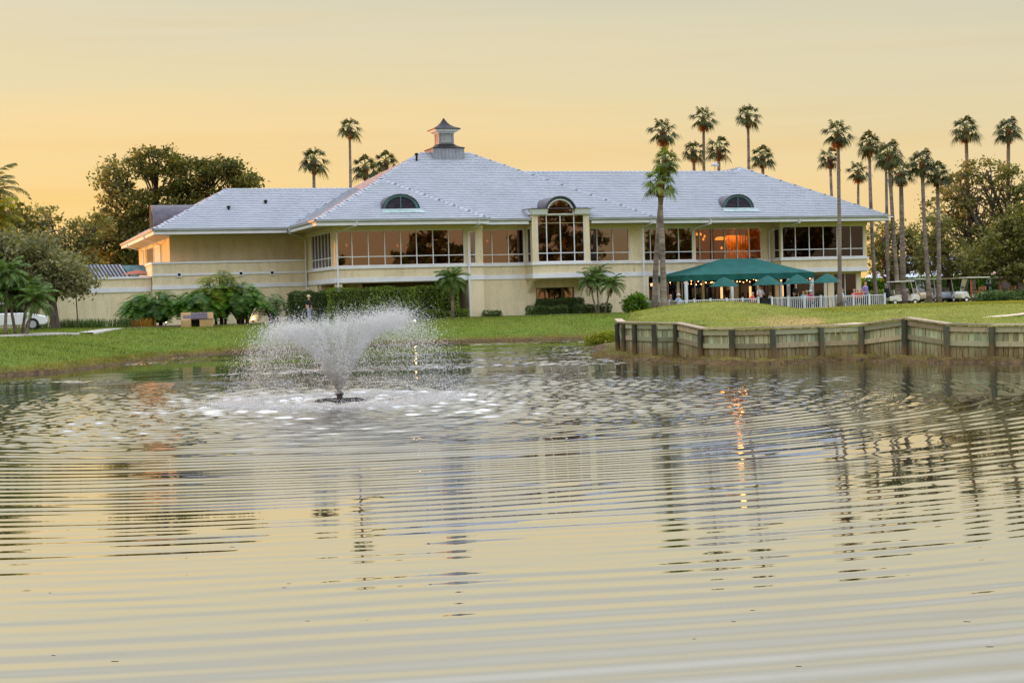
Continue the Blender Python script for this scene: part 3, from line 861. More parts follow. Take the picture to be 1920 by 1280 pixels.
bands(P, UW, 38.6, e0=0.09, e1=0.12); head(P, UW - 0.02, 38.65)
wall_boxes(lambda a, b, z: (38.6 - b, a, z), [(2.65, 24, 3.57, 7.03)])
MB().box(UW, 38.6, 2.45, 24, 3.50, 3.565).box(21.1, UW, 2.45, 24, 3.50, 3.565).build('floor_slab', STUCCO2, club)
MB().box(0.0, 9.5, 0.05, 9.5, 3.50, 3.565).build('floor_slab', SOFFIT, club)
# ---- ground floor
gf_ = lambda P, r, **k: wall_boxes(P, r, **k)
gf_(front(1.2), [(9.51, 13.42, 0.9, 3.57), (16.05, 21.1, 0.9, 3.57), (13.42, 16.05, 2.95, 3.57), (13.42, 16.05, 0.9, 1.75)])
window(front(1.2), [13.42, 14.05, 15.2, 16.05], z0=1.75, z1=2.95, zt=None, gm=GLASS, fm=mat('bronze_frame', lin(70, 58, 46), None, 3, 0.5))
gf_(front(0.0), [(8.5, 9.51, 0.9, 3.57)])
gf_(left(8.5), [(0.25, 4.6, 0.9, 3.57)])
gf_(front(4.6), [(0, 8.5, 0.9, 3.57)])
gf_(left(1.6), [(0.8, 4.6, 0.9, 3.50)])  # wall added to stop low sun shining through under the main block
gf_(front(0.05), [(0.02, 0.42, 0.9, 3.57)], name='column', t=0.4)
gf_(left(0.0), [(5.6, 8.2, 0.9, 3.57)])
gf_(left(21.1), [(1.2, 3.3, 0.9, 3.57)])
BRZ = mat('bronze_frame', lin(70, 58, 46), None, 3, 0.5)
window(front(3.0), [21.6, 22.5, 23.55, 24.6, 25.6], z0=1.05, z1=3.5, zt=None, gm=GLASS_D)
window(front(4.0), [25.7, 26.6, 27.6, 28.6, 29.5, 30.4, 31.4, 32.4, 33.4, 34.4, 35.5], z0=1.05, z1=3.5, zt=2.9, gm=GLASS_D, fm=BRZ)
for u in (25.55, 28.9, 32.1): gf_(front(3.85), [(u, u + 0.34, 1.0, 3.5)], name='pilaster')
gf_(front(3.0), [(35.55, 36.23, 0.9, 3.57), (38.11, 38.45, 0.9, 3.57), (35.55, 38.45, 3.45, 3.57)])
window(front(3.0), [36.23, 37.17, 38.11], z0=1.0, z1=3.45, zt=None, gm=GLASS_D)
window(front(3.0), [33.3, 34.4, 35.55], z0=1.0, z1=3.45, zt=None, gm=GLASS_D)
gf_(lambda a, b, z: (38.45 - b, a, z), [(3.25, 24, 0.9, 3.57)])
# ---- rooms behind the glass
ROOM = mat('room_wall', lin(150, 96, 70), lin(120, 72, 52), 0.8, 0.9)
CARPET = mat('room_carpet', lin(86, 48, 40), lin(66, 38, 34), 2.0, 0.95)
def room(u0, u1, v0, v1, z0, z1, name='room', m=None):
    mb = MB()
    mb.box(u0, u1, v1, v1 + 0.1, z0, z1, 0); mb.box(u0 - 0.1, u0, v0, v1, z0, z1, 0); mb.box(u1, u1 + 0.1, v0, v1, z0, z1, 0)
    mb.box(u0, u1, v0, v1, z0 - 0.1, z0, 1); mb.box(u0, u1, v0, v1, z1, z1 + 0.1, 2)
    return mb.build(name, [m or ROOM, CARPET, SOFFIT], club)
room(0.3, 9.4, 0.27, 8.2, 3.75, 6.95); room(9.7, 16.6, 1.47, 7.5, 3.75, 7.0); room(17.0, 25.0, 2.67, 8.5, 3.75, 6.95)
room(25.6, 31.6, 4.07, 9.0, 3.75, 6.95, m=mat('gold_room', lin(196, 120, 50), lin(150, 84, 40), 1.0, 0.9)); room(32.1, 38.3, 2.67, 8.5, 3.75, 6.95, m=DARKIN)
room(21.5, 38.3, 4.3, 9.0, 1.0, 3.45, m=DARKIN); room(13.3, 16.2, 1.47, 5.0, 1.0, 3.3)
# roller blinds, curtains, table linen seen through the glass
BLIND = mat('blind', lin(236, 222, 214), lin(226, 212, 204), 3.0, 0.95)
CURT = mat('curtain', lin(150, 112, 66), lin(104, 74, 42), 5.0, 0.95)
LINEN = mat('linen', lin(186, 180, 204), lin(160, 154, 182), 3.0, 0.95)
for a, b_, v in [(0.12, 8.28, 0.2), (9.75, 12.66, 1.4), (13.15, 16.3, 0.0)]:
    MB().box(a, b_, v + 0.02, v + 0.03, 6.24 if v != 0.0 else 6.98, 6.74 if v != 0.0 else 7.56).build('roller_blind', BLIND, club)
def curtain(u0, u1, v, z0=4.0, z1=6.75, m=CURT, n=14):
    mb = MB(); V = []
    for i in range(n * 2 + 1):
        u = u0 + (u1 - u0) * i / (n * 2)
        for z in (z0, z1): V.append((u, v + 0.05 * math.cos(i * math.pi), z))
    mb.add(V, [(2 * i, 2 * i + 1, 2 * i + 3, 2 * i + 2) for i in range(n * 2)])
    return mb.build('curtain', m, club)
curtain(7.4, 8.25, 0.42); curtain(13.2, 13.72, 0.15, z1=6.98); curtain(15.72, 16.3, 0.15, z1=6.98); curtain(12.1, 12.6, 1.62)
GOLDC = mat('gold_drape', lin(240, 178, 70), lin(214, 140, 44), 3.0, 0.9)
curtain(29.0, 31.0, 5.2, 4.2, 6.3, GOLDC, 10)
for u in (2.6, 6.0):
    MB().lathe([(0.75, 3.75), (0.72, 4.45), (0.70, 4.48), (0.02, 4.49)], 20, (u, 1.5, 0)).build('table_cloth', LINEN, club)
# lamps seen lit through the windows
WARM = emit_mat('lamp_glow', (1.0, 0.42, 0.07, 1), 2.6)
def sconce(u, v, z, r=0.075):
    MB().lathe([(r * 0.3, 0), (r, 0.04), (r * 0.9, 0.13), (r * 0.4, 0.2)], 10, (u, v, z)).build('lamp_shade', WARM, club)
for u, v, z in [(1.25, 2.2, 5.85), (4.55, 2.2, 5.78), (4.78, 2.2, 5.78), (9.95, 2.9, 6.0), (10.35, 2.9, 6.2), (10.75, 2.9, 6.0), (13.72, 1.2, 6.15),
                (26.9, 6.0, 6.2), (27.2, 6.0, 6.35), (27.5, 6.0, 6.35), (27.8, 6.0, 6.2), (27.0, 6.0, 6.0), (27.7, 6.0, 6.0), (28.9, 5.6, 5.35), (26.0, 5.2, 5.35), (26.3, 5.2, 5.4)]:
    sconce(u, v, z)
MB().lathe([(0.02, 0.24), (0.3, 0.2), (0.42, 0.06), (0.40, 0.0)], 16, (28.75, 5.4, 6.0)).build('lamp_shade', WARM, club)
ld = bpy.data.lights.new('dining_lamp', 'POINT'); ld.energy = 80; ld.color = (1, 0.55, 0.16); ld.shadow_soft_size = 0.25; ld.specular_factor = 0.0  # lamp added to give the room behind the gold window its glow
lo = bpy.data.objects.new('dining_lamp', ld); COL.objects.link(lo); lo.parent = club; lo.location = (29.4, 4.6, 6.45)
# ---- left wing: upper wall, balcony parapet, lower terrace wall
gf_(front(9.5), [(-8.83, 0.0, 0.9, 7.03)]); head(front(9.5), -8.8, -0.05)
gf_(left(-8.83), [(9.75, 14.0, 0.9, 7.03), (18.9, 19.3, 0.9, 7.03), (24.6, 29.5, 0.9, 7.03), (14.0, 24.6, 6.7, 7.03)])
gf_(left(-7.4), [(14.0, 24.6, 0.9, 7.03)])
lv = MB()
for i in range(22): lv.box(-8.80, -8.74, 14.1, 18.8, 4.7 + i * 0.09, 4.77 + i * 0.09)
lv.box(-8.86, -8.70, 14.0, 14.1, 4.6, 6.7).box(-8.86, -8.70, 18.8, 18.9, 4.6, 6.7).box(-8.86, -8.70, 14.1, 18.8, 6.66, 6.70)
lv.build('louvred_screen', WHITE, club)
gf_(front(8.5), [(-10.09, -0.06, 0.9, 5.17)], t=0.22)
MB().box(-10.14, -0.06, 8.44, 8.76, 5.17, 5.30).build('parapet_cap', WHITE, club)
MB().box(-10.12, -0.06, 8.45, 8.52, 4.40, 4.535).build('mid_band', WHITE, club)
MB().box(-10.13, -0.06, 8.45, 8.52, 3.53, 3.79).build('floor_band', WHITE, club)
for u in (-8.4, -4.42, -2.37):
    s = MB()
    s.box(u - 0.16, u + 0.16, 8.41, 8.45, 4.30, 4.62); 
    o = s.build('scupper', WHITE, club)
    MB().box(u - 0.09, u + 0.09, 8.40, 8.409, 4.37, 4.55).build('scupper_opening', DARKIN, o)
gf_(left(-10.09), [(8.72, 12.5, 4.4, 5.17)], t=0.22)
MB().box(-10.14, -9.82, 8.76, 12.5, 5.17, 5.30).build('parapet_cap', WHITE, club)
gf_(front(9.2), [(-30.0, -10.09, 0.9, 4.29)], t=0.22)
MB().box(-30.0, -10.09, 9.12, 9.5, 4.29, 4.43).build('wall_cap', WHITE, club)
MB().box(-30.0, -10.14, 9.14, 9.22, 3.43, 3.73).build('floor_band', WHITE, club)
MB().box(-30, -8.9, 9.45, 30, 3.6, 3.7).build('terrace_slab', STUCCO2, club)
gf_(front(24), [(-8.8, 38.5, 0.9, 7.03)])
MB().prism([(24.54, 24, 7.0), (39.6, 24, 7.0), (32.07, 24, zf(7.4))], (0, 0.1, 0)).build('gable_wall', STUCCO, club)
# ---- downspouts
def spout(pts, r=0.055):
    MB().tube(pts, r, 8).build('downspout', WHITE, club)
spout([(0.05 + 1.06, -1.50, 7.2), (1.06, -1.46, 7.0), (0.12, -0.15, 6.62), (0.12, -0.15, 2.4)])
spout([(8.95 - 0.1, -1.50, 7.2), (8.85, -1.46, 7.0), (8.52, -0.15, 6.62), (8.52, -0.15, 1.1)])
spout([(-1.5, 6.6, 7.2), (-1.46, 6.7, 6.95), (-0.16, 8.2, 6.6), (-0.16, 8.2, 2.4)])
spout([(21.0, -0.32, 7.2), (21.0, -0.25, 6.95), (20.92, 1.02, 6.7), (20.92, 1.02, 1.1)])
spout([(25.9, 0.98, 7.2), (25.9, 1.0, 6.95), (25.0, 2.28, 6.62)])
spout([(32.6, 0.98, 7.2), (32.6, 1.0, 6.95), (31.6, 3.6, 6.5), (31.6, 3.6, 3.4)])
spout([(-10.17, 12.4, 7.2), (-10.1, 12.6, 6.95), (-8.95, 13.7, 6.62), (-8.95, 13.7, 4.4)])
spout([(-10.17, 24.5, 7.2), (-10.1, 24.6, 6.95), (-8.95, 25.0, 6.62), (-8.95, 25.0, 4.4)])
spout([(0.55 + 38.9, 0.98, 7.22), (39.85, 0.9, 7.25)], 0.04)
# ---- dormers
def dormer(cu, v, r, fh, ev, axis='v'):
    """half-round louvred vent with a rolled metal hood running back into the slope"""
    z0 = zf(v - ev) - 0.03
    k = fh / r
    Pm = (lambda a, b, z: (cu + a, v + b, z0 + z * k)) if axis == 'v' else (lambda a, b, z: (v + b, cu + a, z0 + z * k))
    n = 24; L = fh / PITCH + 0.3
    mb = MB(); V = []
    for i in range(n + 1):
        t = math.pi * i / n
        for q, b in ((r, -0.12), (r + 0.07, -0.12), (r + 0.07, L), (r, L)): V.append(Pm(q * math.cos(t), b, q * math.sin(t)))
    F = [(i * 4 + j, i * 4 + (j + 1) % 4, i * 4 + 4 + (j + 1) % 4, i * 4 + 4 + j) for i in range(n) for j in range(4)]
    mb.add(V, F + [(3, 2, 1, 0), tuple(n * 4 + j for j in range(4))])
    d = mb.build('dormer', COPPER, club, smooth=False)
    fr = MB(); V = []
    for i in range(n + 1):
        t = math.pi * i / n
        for q, b in ((r * 0.86, -0.06), (r, -0.06), (r, 0.02), (r * 0.86, 0.02)): V.append(Pm(q * math.cos(t), b, q * math.sin(t)))
    fr.add(V, F)
    fr.box(-r, r, -0.06, 0.02, 0.0, 0.06 / k, 0, Pm); fr.box(-0.025, 0.025, -0.075, 0.0, 0, r * 0.9, 0, Pm)
    fr.build('dormer_frame', PATINA, d)
    nl = 9
    for i in range(nl):
        z = r * (0.06 + 0.86 * i / nl); w = math.sqrt(max(0.01, (r * 0.88) ** 2 - z * z))
        MB().add([Pm(-w, -0.045, z), Pm(w, -0.045, z), Pm(w, 0.03, z + 0.085 * r), Pm(-w, 0.03, z + 0.085 * r)], [(0, 1, 2, 3)]).build('louvre', COPPER, d)
    MB().prism([Pm(r * math.cos(math.pi * i / n), 0.06, r * math.sin(math.pi * i / n)) for i in range(n + 1)], (0, 0.02, 0) if axis == 'v' else (0.02, 0, 0)).build('backing', DARKIN, d)
    return d
dormer(4.22, -0.08, 1.15, 0.92, -1.38)
dormer(28.62, 2.42, 1.13, 0.92, 1.1)
dormer(17.2, -9.0, 1.3, 1.55, -10.05, 'u')
# metal apron and streaks below the dormers
for u0, u1, v0, v1, ev in [(3.0, 5.45, -0.72, -0.2, -1.38), (27.4, 29.85, 1.75, 2.3, 1.1)]:
    MB().add([(u0 - 0.1, v0, zf(v0 - ev) + 0.075), (u1 + 0.25, v0, zf(v0 - ev) + 0.075), (u1, v1, zf(v1 - ev) + 0.075), (u0, v1, zf(v1 - ev) + 0.075)], [(0, 1, 2, 3)]).build(
        'lead_apron', mat('lead_apron', lin(176, 190, 190), lin(140, 166, 164), 2.0, 0.7), club)
# ---- cupola on the ridge
cu0, cv = 9.95, 9.4
cz = zf(9.6)
def sq(h, z, c=(cu0, cv)): return [(c[0] - h, c[1] - h, z), (c[0] + h, c[1] - h, z), (c[0] + h, c[1] + h, z), (c[0] - h, c[1] + h, z)]
def loft(levels, name, m, parent):
    mb = MB(); V = []
    for h, z in levels: V += sq(h, z)
    F = [(i * 4 + k, i * 4 + (k + 1) % 4, i * 4 + 4 + (k + 1) % 4, i * 4 + 4 + k) for i in range(len(levels) - 1) for k in range(4)]
    mb.add(V, F + [(3, 2, 1, 0), tuple((len(levels) - 1) * 4 + k for k in range(4))])
    return mb.build(name, m, parent)
CUPG = mat('cupola_metal', lin(150, 156, 166), lin(130, 136, 148), 2.0, 0.55, spec=0.5)
LEADR = mat('cupola_roof', lin(46, 40, 44), lin(34, 31, 35), 3.0, 0.6, 0.1, 10)
cup = loft([(1.08, cz - 1.0), (1.08, cz + 0.24)], 'cupola', CUPG, club)
for s in (-1, 1):
    for i in range(9):
        a = -1.0 + 0.25 * i
        MB().box(cu0 + a - 0.012, cu0 + a + 0.012, cv + s * 1.08 - 0.03, cv + s * 1.08 + 0.03, cz - 1.0, cz + 0.24).build('seam', CUPG, cup)
        MB().box(cu0 + s * 1.08 - 0.03, cu0 + s * 1.08 + 0.03, cv + a - 0.012, cv + a + 0.012, cz - 1.0, cz + 0.24).build('seam', CUPG, cup)
loft([(1.14, cz + 0.241), (1.13, cz + 0.29), (0.86, cz + 0.37), (0.66, cz + 0.47), (0.52, cz + 0.60)], 'lower_cupola_roof', LEADR, cup)
loft([(0.50, cz + 0.56), (0.50, cz + 1.36)], 'lantern', CUPG, cup)
for s in (-1, 1):
    for i in range(7):
        z = cz + 0.70 + i * 0.083
        MB().add([(cu0 - 0.37, cv + s * 0.53, z), (cu0 + 0.37, cv + s * 0.53, z), (cu0 + 0.37, cv + s * 0.505, z + 0.07), (cu0 - 0.37, cv + s * 0.505, z + 0.07)], [(0, 1, 2, 3)]).build('louvre', GUTTER, cup)
        MB().add([(cu0 + s * 0.53, cv - 0.37, z), (cu0 + s * 0.53, cv + 0.37, z), (cu0 + s * 0.505, cv + 0.37, z + 0.07), (cu0 + s * 0.505, cv - 0.37, z + 0.07)], [(0, 1, 2, 3)]).build('louvre', GUTTER, cup)
for sx in (-1, 1):
    for sy in (-1, 1): MB().box(cu0 + sx * 0.47 - 0.07, cu0 + sx * 0.47 + 0.07, cv + sy * 0.47 - 0.07, cv + sy * 0.47 + 0.07, cz + 0.58, cz + 1.36).build('corner_post', CUPG, cup)
loft([(0.56, cz + 1.30), (0.60, cz + 1.36), (0.80, cz + 1.43), (0.80, cz + 1.50), (0.88, cz + 1.51), (0.88, cz + 1.56)], 'cupola_cornice', WHITE, cup)
loft([(0.93, cz + 1.561), (0.93, cz + 1.62), (0.60, cz + 1.74), (0.36, cz + 1.90), (0.20, cz + 2.08), (0.08, cz + 2.28), (0.03, cz + 2.38)], 'upper_cupola_roof', LEADR, cup)
# roof vents
for u, v, ev, h in [(7.6, 8.1, -0.2, 0.42), (-4.9, 9.6, 7.1, 0.14), (-2.3, 10.4, 7.1, 0.14)]:
    z = zf(v - ev)
    MB().lathe([(0.07, -0.1), (0.07, h), (0.13, h), (0.13, h + 0.10), (0.05, h + 0.15)], 10, (u, v, z)).build('roof_vent', DARKIN, club)
# aerial and lamp on the far ridge
MB().tube([(30.2, 9, 10.2), (30.2, 9, 11.55)], 0.025, 6).lathe([(0.30, 11.5), (0.26, 11.6), (0.06, 11.72)], 12, (30.2, 9, 0)).build('roof_lamp', GUTTER, club)
# ------------------------------------------------------------------ vegetation builders
LEAF_OAK = leaf_mat('oak_leaf', lin(61, 68, 28), lin(92, 96, 42), lin(122, 110, 49), 0.38)
LEAF_GREY = leaf_mat('grey_leaf', lin(96, 100, 69), lin(121, 123, 88), lin(140, 130, 88), 0.3)
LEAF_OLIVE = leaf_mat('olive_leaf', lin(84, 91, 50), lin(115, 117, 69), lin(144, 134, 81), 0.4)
LEAF_RUST = leaf_mat('rust_leaf', lin(109, 80, 33), lin(156, 109, 44), lin(119, 111, 46), 0.45)
LEAF_HEDGE = leaf_mat('hedge_leaf', lin(81, 105, 40), lin(112, 138, 51), lin(143, 157, 69), 0.2)
LEAF_DARK = leaf_mat('dark_hedge_leaf', lin(51, 72, 37), lin(72, 94, 45), lin(94, 115, 57), 0.2)
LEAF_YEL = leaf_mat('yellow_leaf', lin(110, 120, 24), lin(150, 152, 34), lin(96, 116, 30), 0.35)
LEAF_BRIGHT = leaf_mat('bright_leaf', lin(58, 96, 24), lin(84, 124, 30), lin(112, 140, 40), 0.3)
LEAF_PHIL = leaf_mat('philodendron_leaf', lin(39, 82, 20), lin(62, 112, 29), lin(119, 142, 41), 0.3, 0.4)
LEAF_PHILY = leaf_mat('sunlit_philodendron_leaf', lin(84, 108, 24), lin(124, 136, 30), lin(66, 104, 26), 0.4, 0.4)  # yellower leaf colours for the tallest shrub
LEAF_FAN = leaf_mat('fan_palm_leaf', lin(42, 52, 20), lin(60, 70, 28), lin(88, 86, 38), 0.3)
LEAF_FANF = leaf_mat('near_fan_palm_leaf', lin(72, 92, 38), lin(98, 116, 50), lin(130, 136, 64), 0.3)
LEAF_DATE = leaf_mat('date_palm_leaf', lin(58, 84, 38), lin(84, 112, 52), lin(118, 138, 72), 0.3)
LEAF_DEAD = leaf_mat('dead_frond', lin(140, 96, 50), lin(168, 122, 66), lin(120, 84, 46), 0.35)
BARK = mat('bark', lin(108, 98, 88), lin(76, 68, 60), 3.0, 0.95, 0.6, 14)
BARKD = mat('dark_bark', lin(70, 58, 46), lin(48, 40, 32), 3.0, 0.95, 0.6, 14)
BARKP = mat('palm_bark', lin(146, 132, 120), lin(106, 96, 88), 1.2, 0.95, 0.5, 12, fine=0.1, band=0.3)
BOOT = mat('palm_boot', lin(128, 80, 48), lin(94, 60, 38), 4.0, 0.95, 0.6, 18)

def unit(n):
    v = rng.normal(size=(n, 3)); return v / np.linalg.norm(v, axis=1)[:, None]
def leaf_quads(C, size, up=0.0, jitter=0.6, narrow=0.55):
    """small diamond leaves with random facing at points C"""
    n = len(C)
    N = unit(n); N[:, 2] += up; N /= np.linalg.norm(N, axis=1)[:, None]
    R = unit(n)
    T = np.cross(N, R); T /= np.linalg.norm(T, axis=1)[:, None]
    B = np.cross(N, T)
    s = size * rng.uniform(1 - jitter, 1 + jitter, n)[:, None]
    V = np.stack([C + T * s, C + B * s * narrow + N * s * 0.12, C - T * s, C - B * s * narrow + N * s * 0.12], 1).reshape(-1, 3)
    return V, np.arange(n * 4).reshape(-1, 4)
def crown_points(blobs, n, clump=0.55, shell=0.62, per=40):
    """points clustered into clumps that sit mostly near the surface of ellipsoid blobs (cx,cy,cz,rx,ry,rz)"""
    bl = np.array(blobs, float)
    w = (bl[:, 3] * bl[:, 5]); w /= w.sum()
    nc = max(4, n // per)
    bi = rng.choice(len(bl), nc, p=w)
    d = unit(nc); r = rng.uniform(shell, 1.0, nc)[:, None]
    cc = bl[bi, :3] + d * r * bl[bi, 3:]
    k = rng.integers(0, nc, n)
    cs = rng.uniform(0.5, 1.25, nc) * clump
    g = rng.normal(size=(n, 3)) * cs[k][:, None]
    g[:, 2] *= 0.62
    return cc[k] + g, cc
def tree(name, label, base, trunk_r, blobs, n, leaf, size, bark=None, group='trees around the clubhouse', clump=0.55, shell=0.55, lean=None, limbs=1.0, per=40, second=None, frac2=0.0):
    """trunk with forking limbs that reach every part of the crown; base xyz"""
    base = np.array(base, float)
    o = thing(name, label, 'tree', tuple(base), 0, group)
    B = [(b[0] - base[0], b[1] - base[1], b[2] - base[2], b[3], b[4], b[5]) for b in blobs]
    pts, cc = crown_points(B, n, clump, shell, per)
    low = min(b[2] - b[5] * 0.6 for b in B)
    cx, cy = np.mean([b[0] for b in B]), np.mean([b[1] for b in B])
    fork = np.array([cx * 0.15, cy * 0.15, max(0.8, low * 0.75)])
    mb = MB()
    mb.tube([(0, 0, -0.2), (0.02, 0, 0.15), tuple(fork * 0.5), tuple(fork)], [trunk_r * 1.35, trunk_r * 1.08, trunk_r, trunk_r * 0.85], 9)
    for b in B:
        c = np.array(b[:3]); mid = fork + (c - fork) * 0.5 + rng.normal(size=3) * 0.25
        mid[2] += 0.1 * np.linalg.norm(c - fork)
        r0 = trunk_r * 0.5
        mb.tube([tuple(fork), tuple(fork + (mid - fork) * 0.5 + rng.normal(size=3) * 0.1), tuple(mid), tuple(c)], [r0 * 1.2, r0, r0 * 0.7, r0 * 0.4], 6)
        k = int(min(26, 12 * limbs) + 4)
        dist = np.linalg.norm((cc - c) / np.array(b[3:]), axis=1)
        near = cc[np.argsort(dist)[:k * 2]]
        for e in near[rng.permutation(len(near))[:k]]:
            s = fork + (c - fork) * rng.uniform(0.55, 1.0)
            m2 = s + (e - s) * 0.5 + rng.normal(size=3) * 0.15
            mb.tube([tuple(s), tuple(m2), tuple(e)], [r0 * 0.28, r0 * 0.18, 0.012], 4, cap=False)
    mb.build('trunk', bark or BARK, o, smooth=True)
    V, F = leaf_quads(pts, size)
    if second:
        mi = (rng.random(len(F)) < frac2).astype(int)
        # the second leaf tone paints sunset light onto the crown's left side
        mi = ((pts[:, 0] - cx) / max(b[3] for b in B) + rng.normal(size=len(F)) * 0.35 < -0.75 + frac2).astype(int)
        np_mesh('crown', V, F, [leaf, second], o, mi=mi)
    else:
        np_mesh('crown', V, F, leaf, o)
    return o
def pblob(x, y, D, rx, ry, rd=None):
    """blob from picture position and half sizes in picture pixels"""
    p = atD(x, y, D); k = D / FPX
    return (p[0], p[1], p[2], rx * k, (rd or rx) * k, ry * k)
def gz(X, Y): return float(height(np.array([X]), np.array([Y]))[0])
def gbase(x, D):
    X = pxD(x, D); return (X, D, gz(X, D))

# ---- fan palms
def fan_crown(seed, nf=18):
    """fronds around the origin, radius about 1; each a stalk with a folded fan of narrow blades"""
    r = np.random.default_rng(seed); V, F, pet = [], [], []
    for i in range(nf):
        az = i * 2.399963 + r.uniform(-0.35, 0.35)
        e = math.radians(80 - 108 * ((i + 0.5) / nf) ** 1.05 + r.uniform(-10, 10))
        L = r.uniform(0.40, 0.60)
        h = np.array([math.cos(az), math.sin(az), 0])
        d0 = h * math.cos(e) + np.array([0, 0, math.sin(e)])
        sag = 0.10 + 0.14 * max(0, math.cos(e))
        hub = d0 * L - np.array([0, 0, sag * 0.5])
        pet.append([(0, 0, -0.12), tuple(d0 * L * 0.5), tuple(hub)])
        d1 = d0 - np.array([0, 0, 0.28 + 0.2 * max(0, math.cos(e))]); d1 /= np.linalg.norm(d1)
        side = np.cross(d1, [0, 0, 1]); side /= np.linalg.norm(side) + 1e-9
        upv = np.cross(side, d1)
        ns = 19; fl = r.uniform(0.46, 0.62); fold = r.uniform(0.25, 0.7); half = math.radians(r.uniform(70, 92))
        for k in range(ns):
            a = -half + 2 * half * k / (ns - 1) + r.uniform(-0.03, 0.03)
            ln = fl * (1 - 0.25 * (abs(a) / 1.7) ** 2) * r.uniform(0.86, 1.1)
            dv = d1 * math.cos(a) + side * math.sin(a) - upv * abs(math.sin(a)) * fold
            dv /= np.linalg.norm(dv)
            w = np.cross(dv, upv); w = w / (np.linalg.norm(w) + 1e-9) * 0.027
            m = hub + dv * ln * 0.6 - np.array([0, 0, 0.05 * ln])
            t = hub + dv * ln - np.array([0, 0, (0.25 + 0.3 * r.random()) * ln])
            o = len(V)
            V += [hub, m + w, t, m - w]
            F.append((o, o + 1, o + 2, o + 3))
    return np.array(V), np.array(F), pet
FANS = [fan_crown(s, n) for s, n in ((1, 17), (2, 20), (3, 16), (4, 19), (5, 15), (6, 18), (7, 21))]
FAN_ME = {}
def fan_palm(label, crown, base, R, tr=0.14, near=False, group='tall fan palms', var=0, lean=0.0, boots=1.0):
    """crown: xyz of the growing point, base: xyz of the foot"""
    crown, base = np.array(crown, float), np.array(base, float)
    o = thing('fan_palm', label, 'palm tree', tuple(base), 0, group)
    c = crown - base; H = c[2]
    mid = c * 0.5 + np.array([lean, 0, 0])
    pts = []
    for i in range(15):
        t = i / 14
        p = (1 - t) ** 2 * np.zeros(3) + 2 * t * (1 - t) * mid + t * t * c
        pts.append(tuple(p))
    rad = [tr * (1.45 if i == 0 else 1.18 if i == 1 else 1.0 - 0.3 * i / 14) * (1 + 0.05 * math.sin(i * 5.1 + var)) for i in range(15)]
    MB().tube(pts, rad, 10).build('trunk', BARKP, o, smooth=True)
    # old leaf bases below the crown
    bb = MB(); dirv = (np.array(pts[-1]) - np.array(pts[-2])); dirv /= np.linalg.norm(dirv)
    bl = 0.75 * boots * R
    bb.tube([tuple(c - dirv * bl), tuple(c - dirv * bl * 0.55), tuple(c - dirv * 0.15), tuple(c + dirv * 0.1)], [tr * 0.8, tr * 1.2, tr * 1.3, tr * 0.7], 9)
    for k in range(44):
        t = k / 44; a = k * 2.4; q = c - dirv * bl * (1 - t)
        d = np.array([math.cos(a), math.sin(a), 0.0])
        p0 = q + d * tr * 1.0; p1 = q + d * tr * (1.55 + 0.4 * rnd.random()) + np.array([0, 0, 0.10])
        bb.tube([tuple(p0), tuple(p1)], [0.035, 0.018], 4)
    bb.build('old_leaf_bases', BOOT, o)
    V, F, pet = FANS[var % len(FANS)]
    th = var * 1.7; rot = np.array([[math.cos(th), -math.sin(th), 0], [math.sin(th), math.cos(th), 0], [0, 0, 1]])
    W = (V * R) @ rot.T + c
    np_mesh('fronds', W, F, LEAF_FANF if near else LEAF_FAN, o)
    pm = MB()
    for p in pet: pm.tube([tuple((np.array(q) * R) @ rot.T + c) for q in p], [0.022 * R, 0.018 * R, 0.012 * R], 4)
    pm.build('leaf_stalks', LEAF_DATE, o)
    # hanging dead fronds
    dv, df = [], []
    for k in range(4):
        a = k * 1.6 + var
        d = np.array([math.cos(a), math.sin(a), 0]) 
        hub = c + d * 0.22 * R + np.array([0, 0, -0.28 * R])
        for j in range(9):
            t = hub + d * (0.12 * R * rnd.random()) + np.array([rnd.uniform(-.16, .16), rnd.uniform(-.16, .16), -0.5 - 0.25 * rnd.random()]) * R * 0.8
            w = np.array([-d[1], d[0], 0]) * 0.025 * R
            m = (hub + t) / 2
            q = len(dv); dv += [hub, m + w, t, m - w]; df.append((q, q + 1, q + 2, q + 3))
    np_mesh('dead_fronds', np.array(dv), np.array(df), LEAF_DEAD, o)
    return o
# ---- feather palms
def feather_crown(mbV, mbF, c, R, nf, seed, e0=78, e1=-25, leaflets=22, lw=0.02, arch=0.7):
    r = np.random.default_rng(seed); pets = []
    for i in range(nf):
        az = i * 2.399963 + r.uniform(-0.2, 0.2)
        e = math.radians(e0 + (e1 - e0) * (i + 0.5) / nf + r.uniform(-8, 8))
        h = np.array([math.cos(az), math.sin(az), 0.0]); up = np.array([0, 0, 1.0])
        L = R * r.uniform(0.85, 1.1); path = []
        p = np.array(c, float); ang = e; st = L / 10
        for k in range(11):
            path.append(p.copy()); p = p + (h * math.cos(ang) + up * math.sin(ang)) * st; ang -= arch * (0.6 + 0.9 * k / 10) / 5
        pets.append([tuple(q) for q in path])
        side = np.array([-h[1], h[0], 0.0])
        for k in range(leaflets):
            t = 0.12 + 0.88 * k / (leaflets - 1); f = t * 10; j = min(int(f), 9); q = path[j] + (path[j + 1] - path[j]) * (f - j)
            tg = path[j + 1] - path[j]; tg /= np.linalg.norm(tg)
            ll = R * 0.27 * math.sin(math.pi * min(0.97, 0.12 + 0.8 * t)) + 0.04 * R
            for s in (-1, 1):
                d = side * s * 0.8 + tg * 0.55 - up * r.uniform(0.05, 0.35); d /= np.linalg.norm(d)
                w = np.cross(d, side * s); w = tg * lw * R
                o = len(mbV); m = q + d * ll * 0.5; e_ = q + d * ll - up * 0.06 * R
                mbV += [q, m + w, e_, m - w]; mbF.append((o, o + 1, o + 2, o + 3))
    return pets
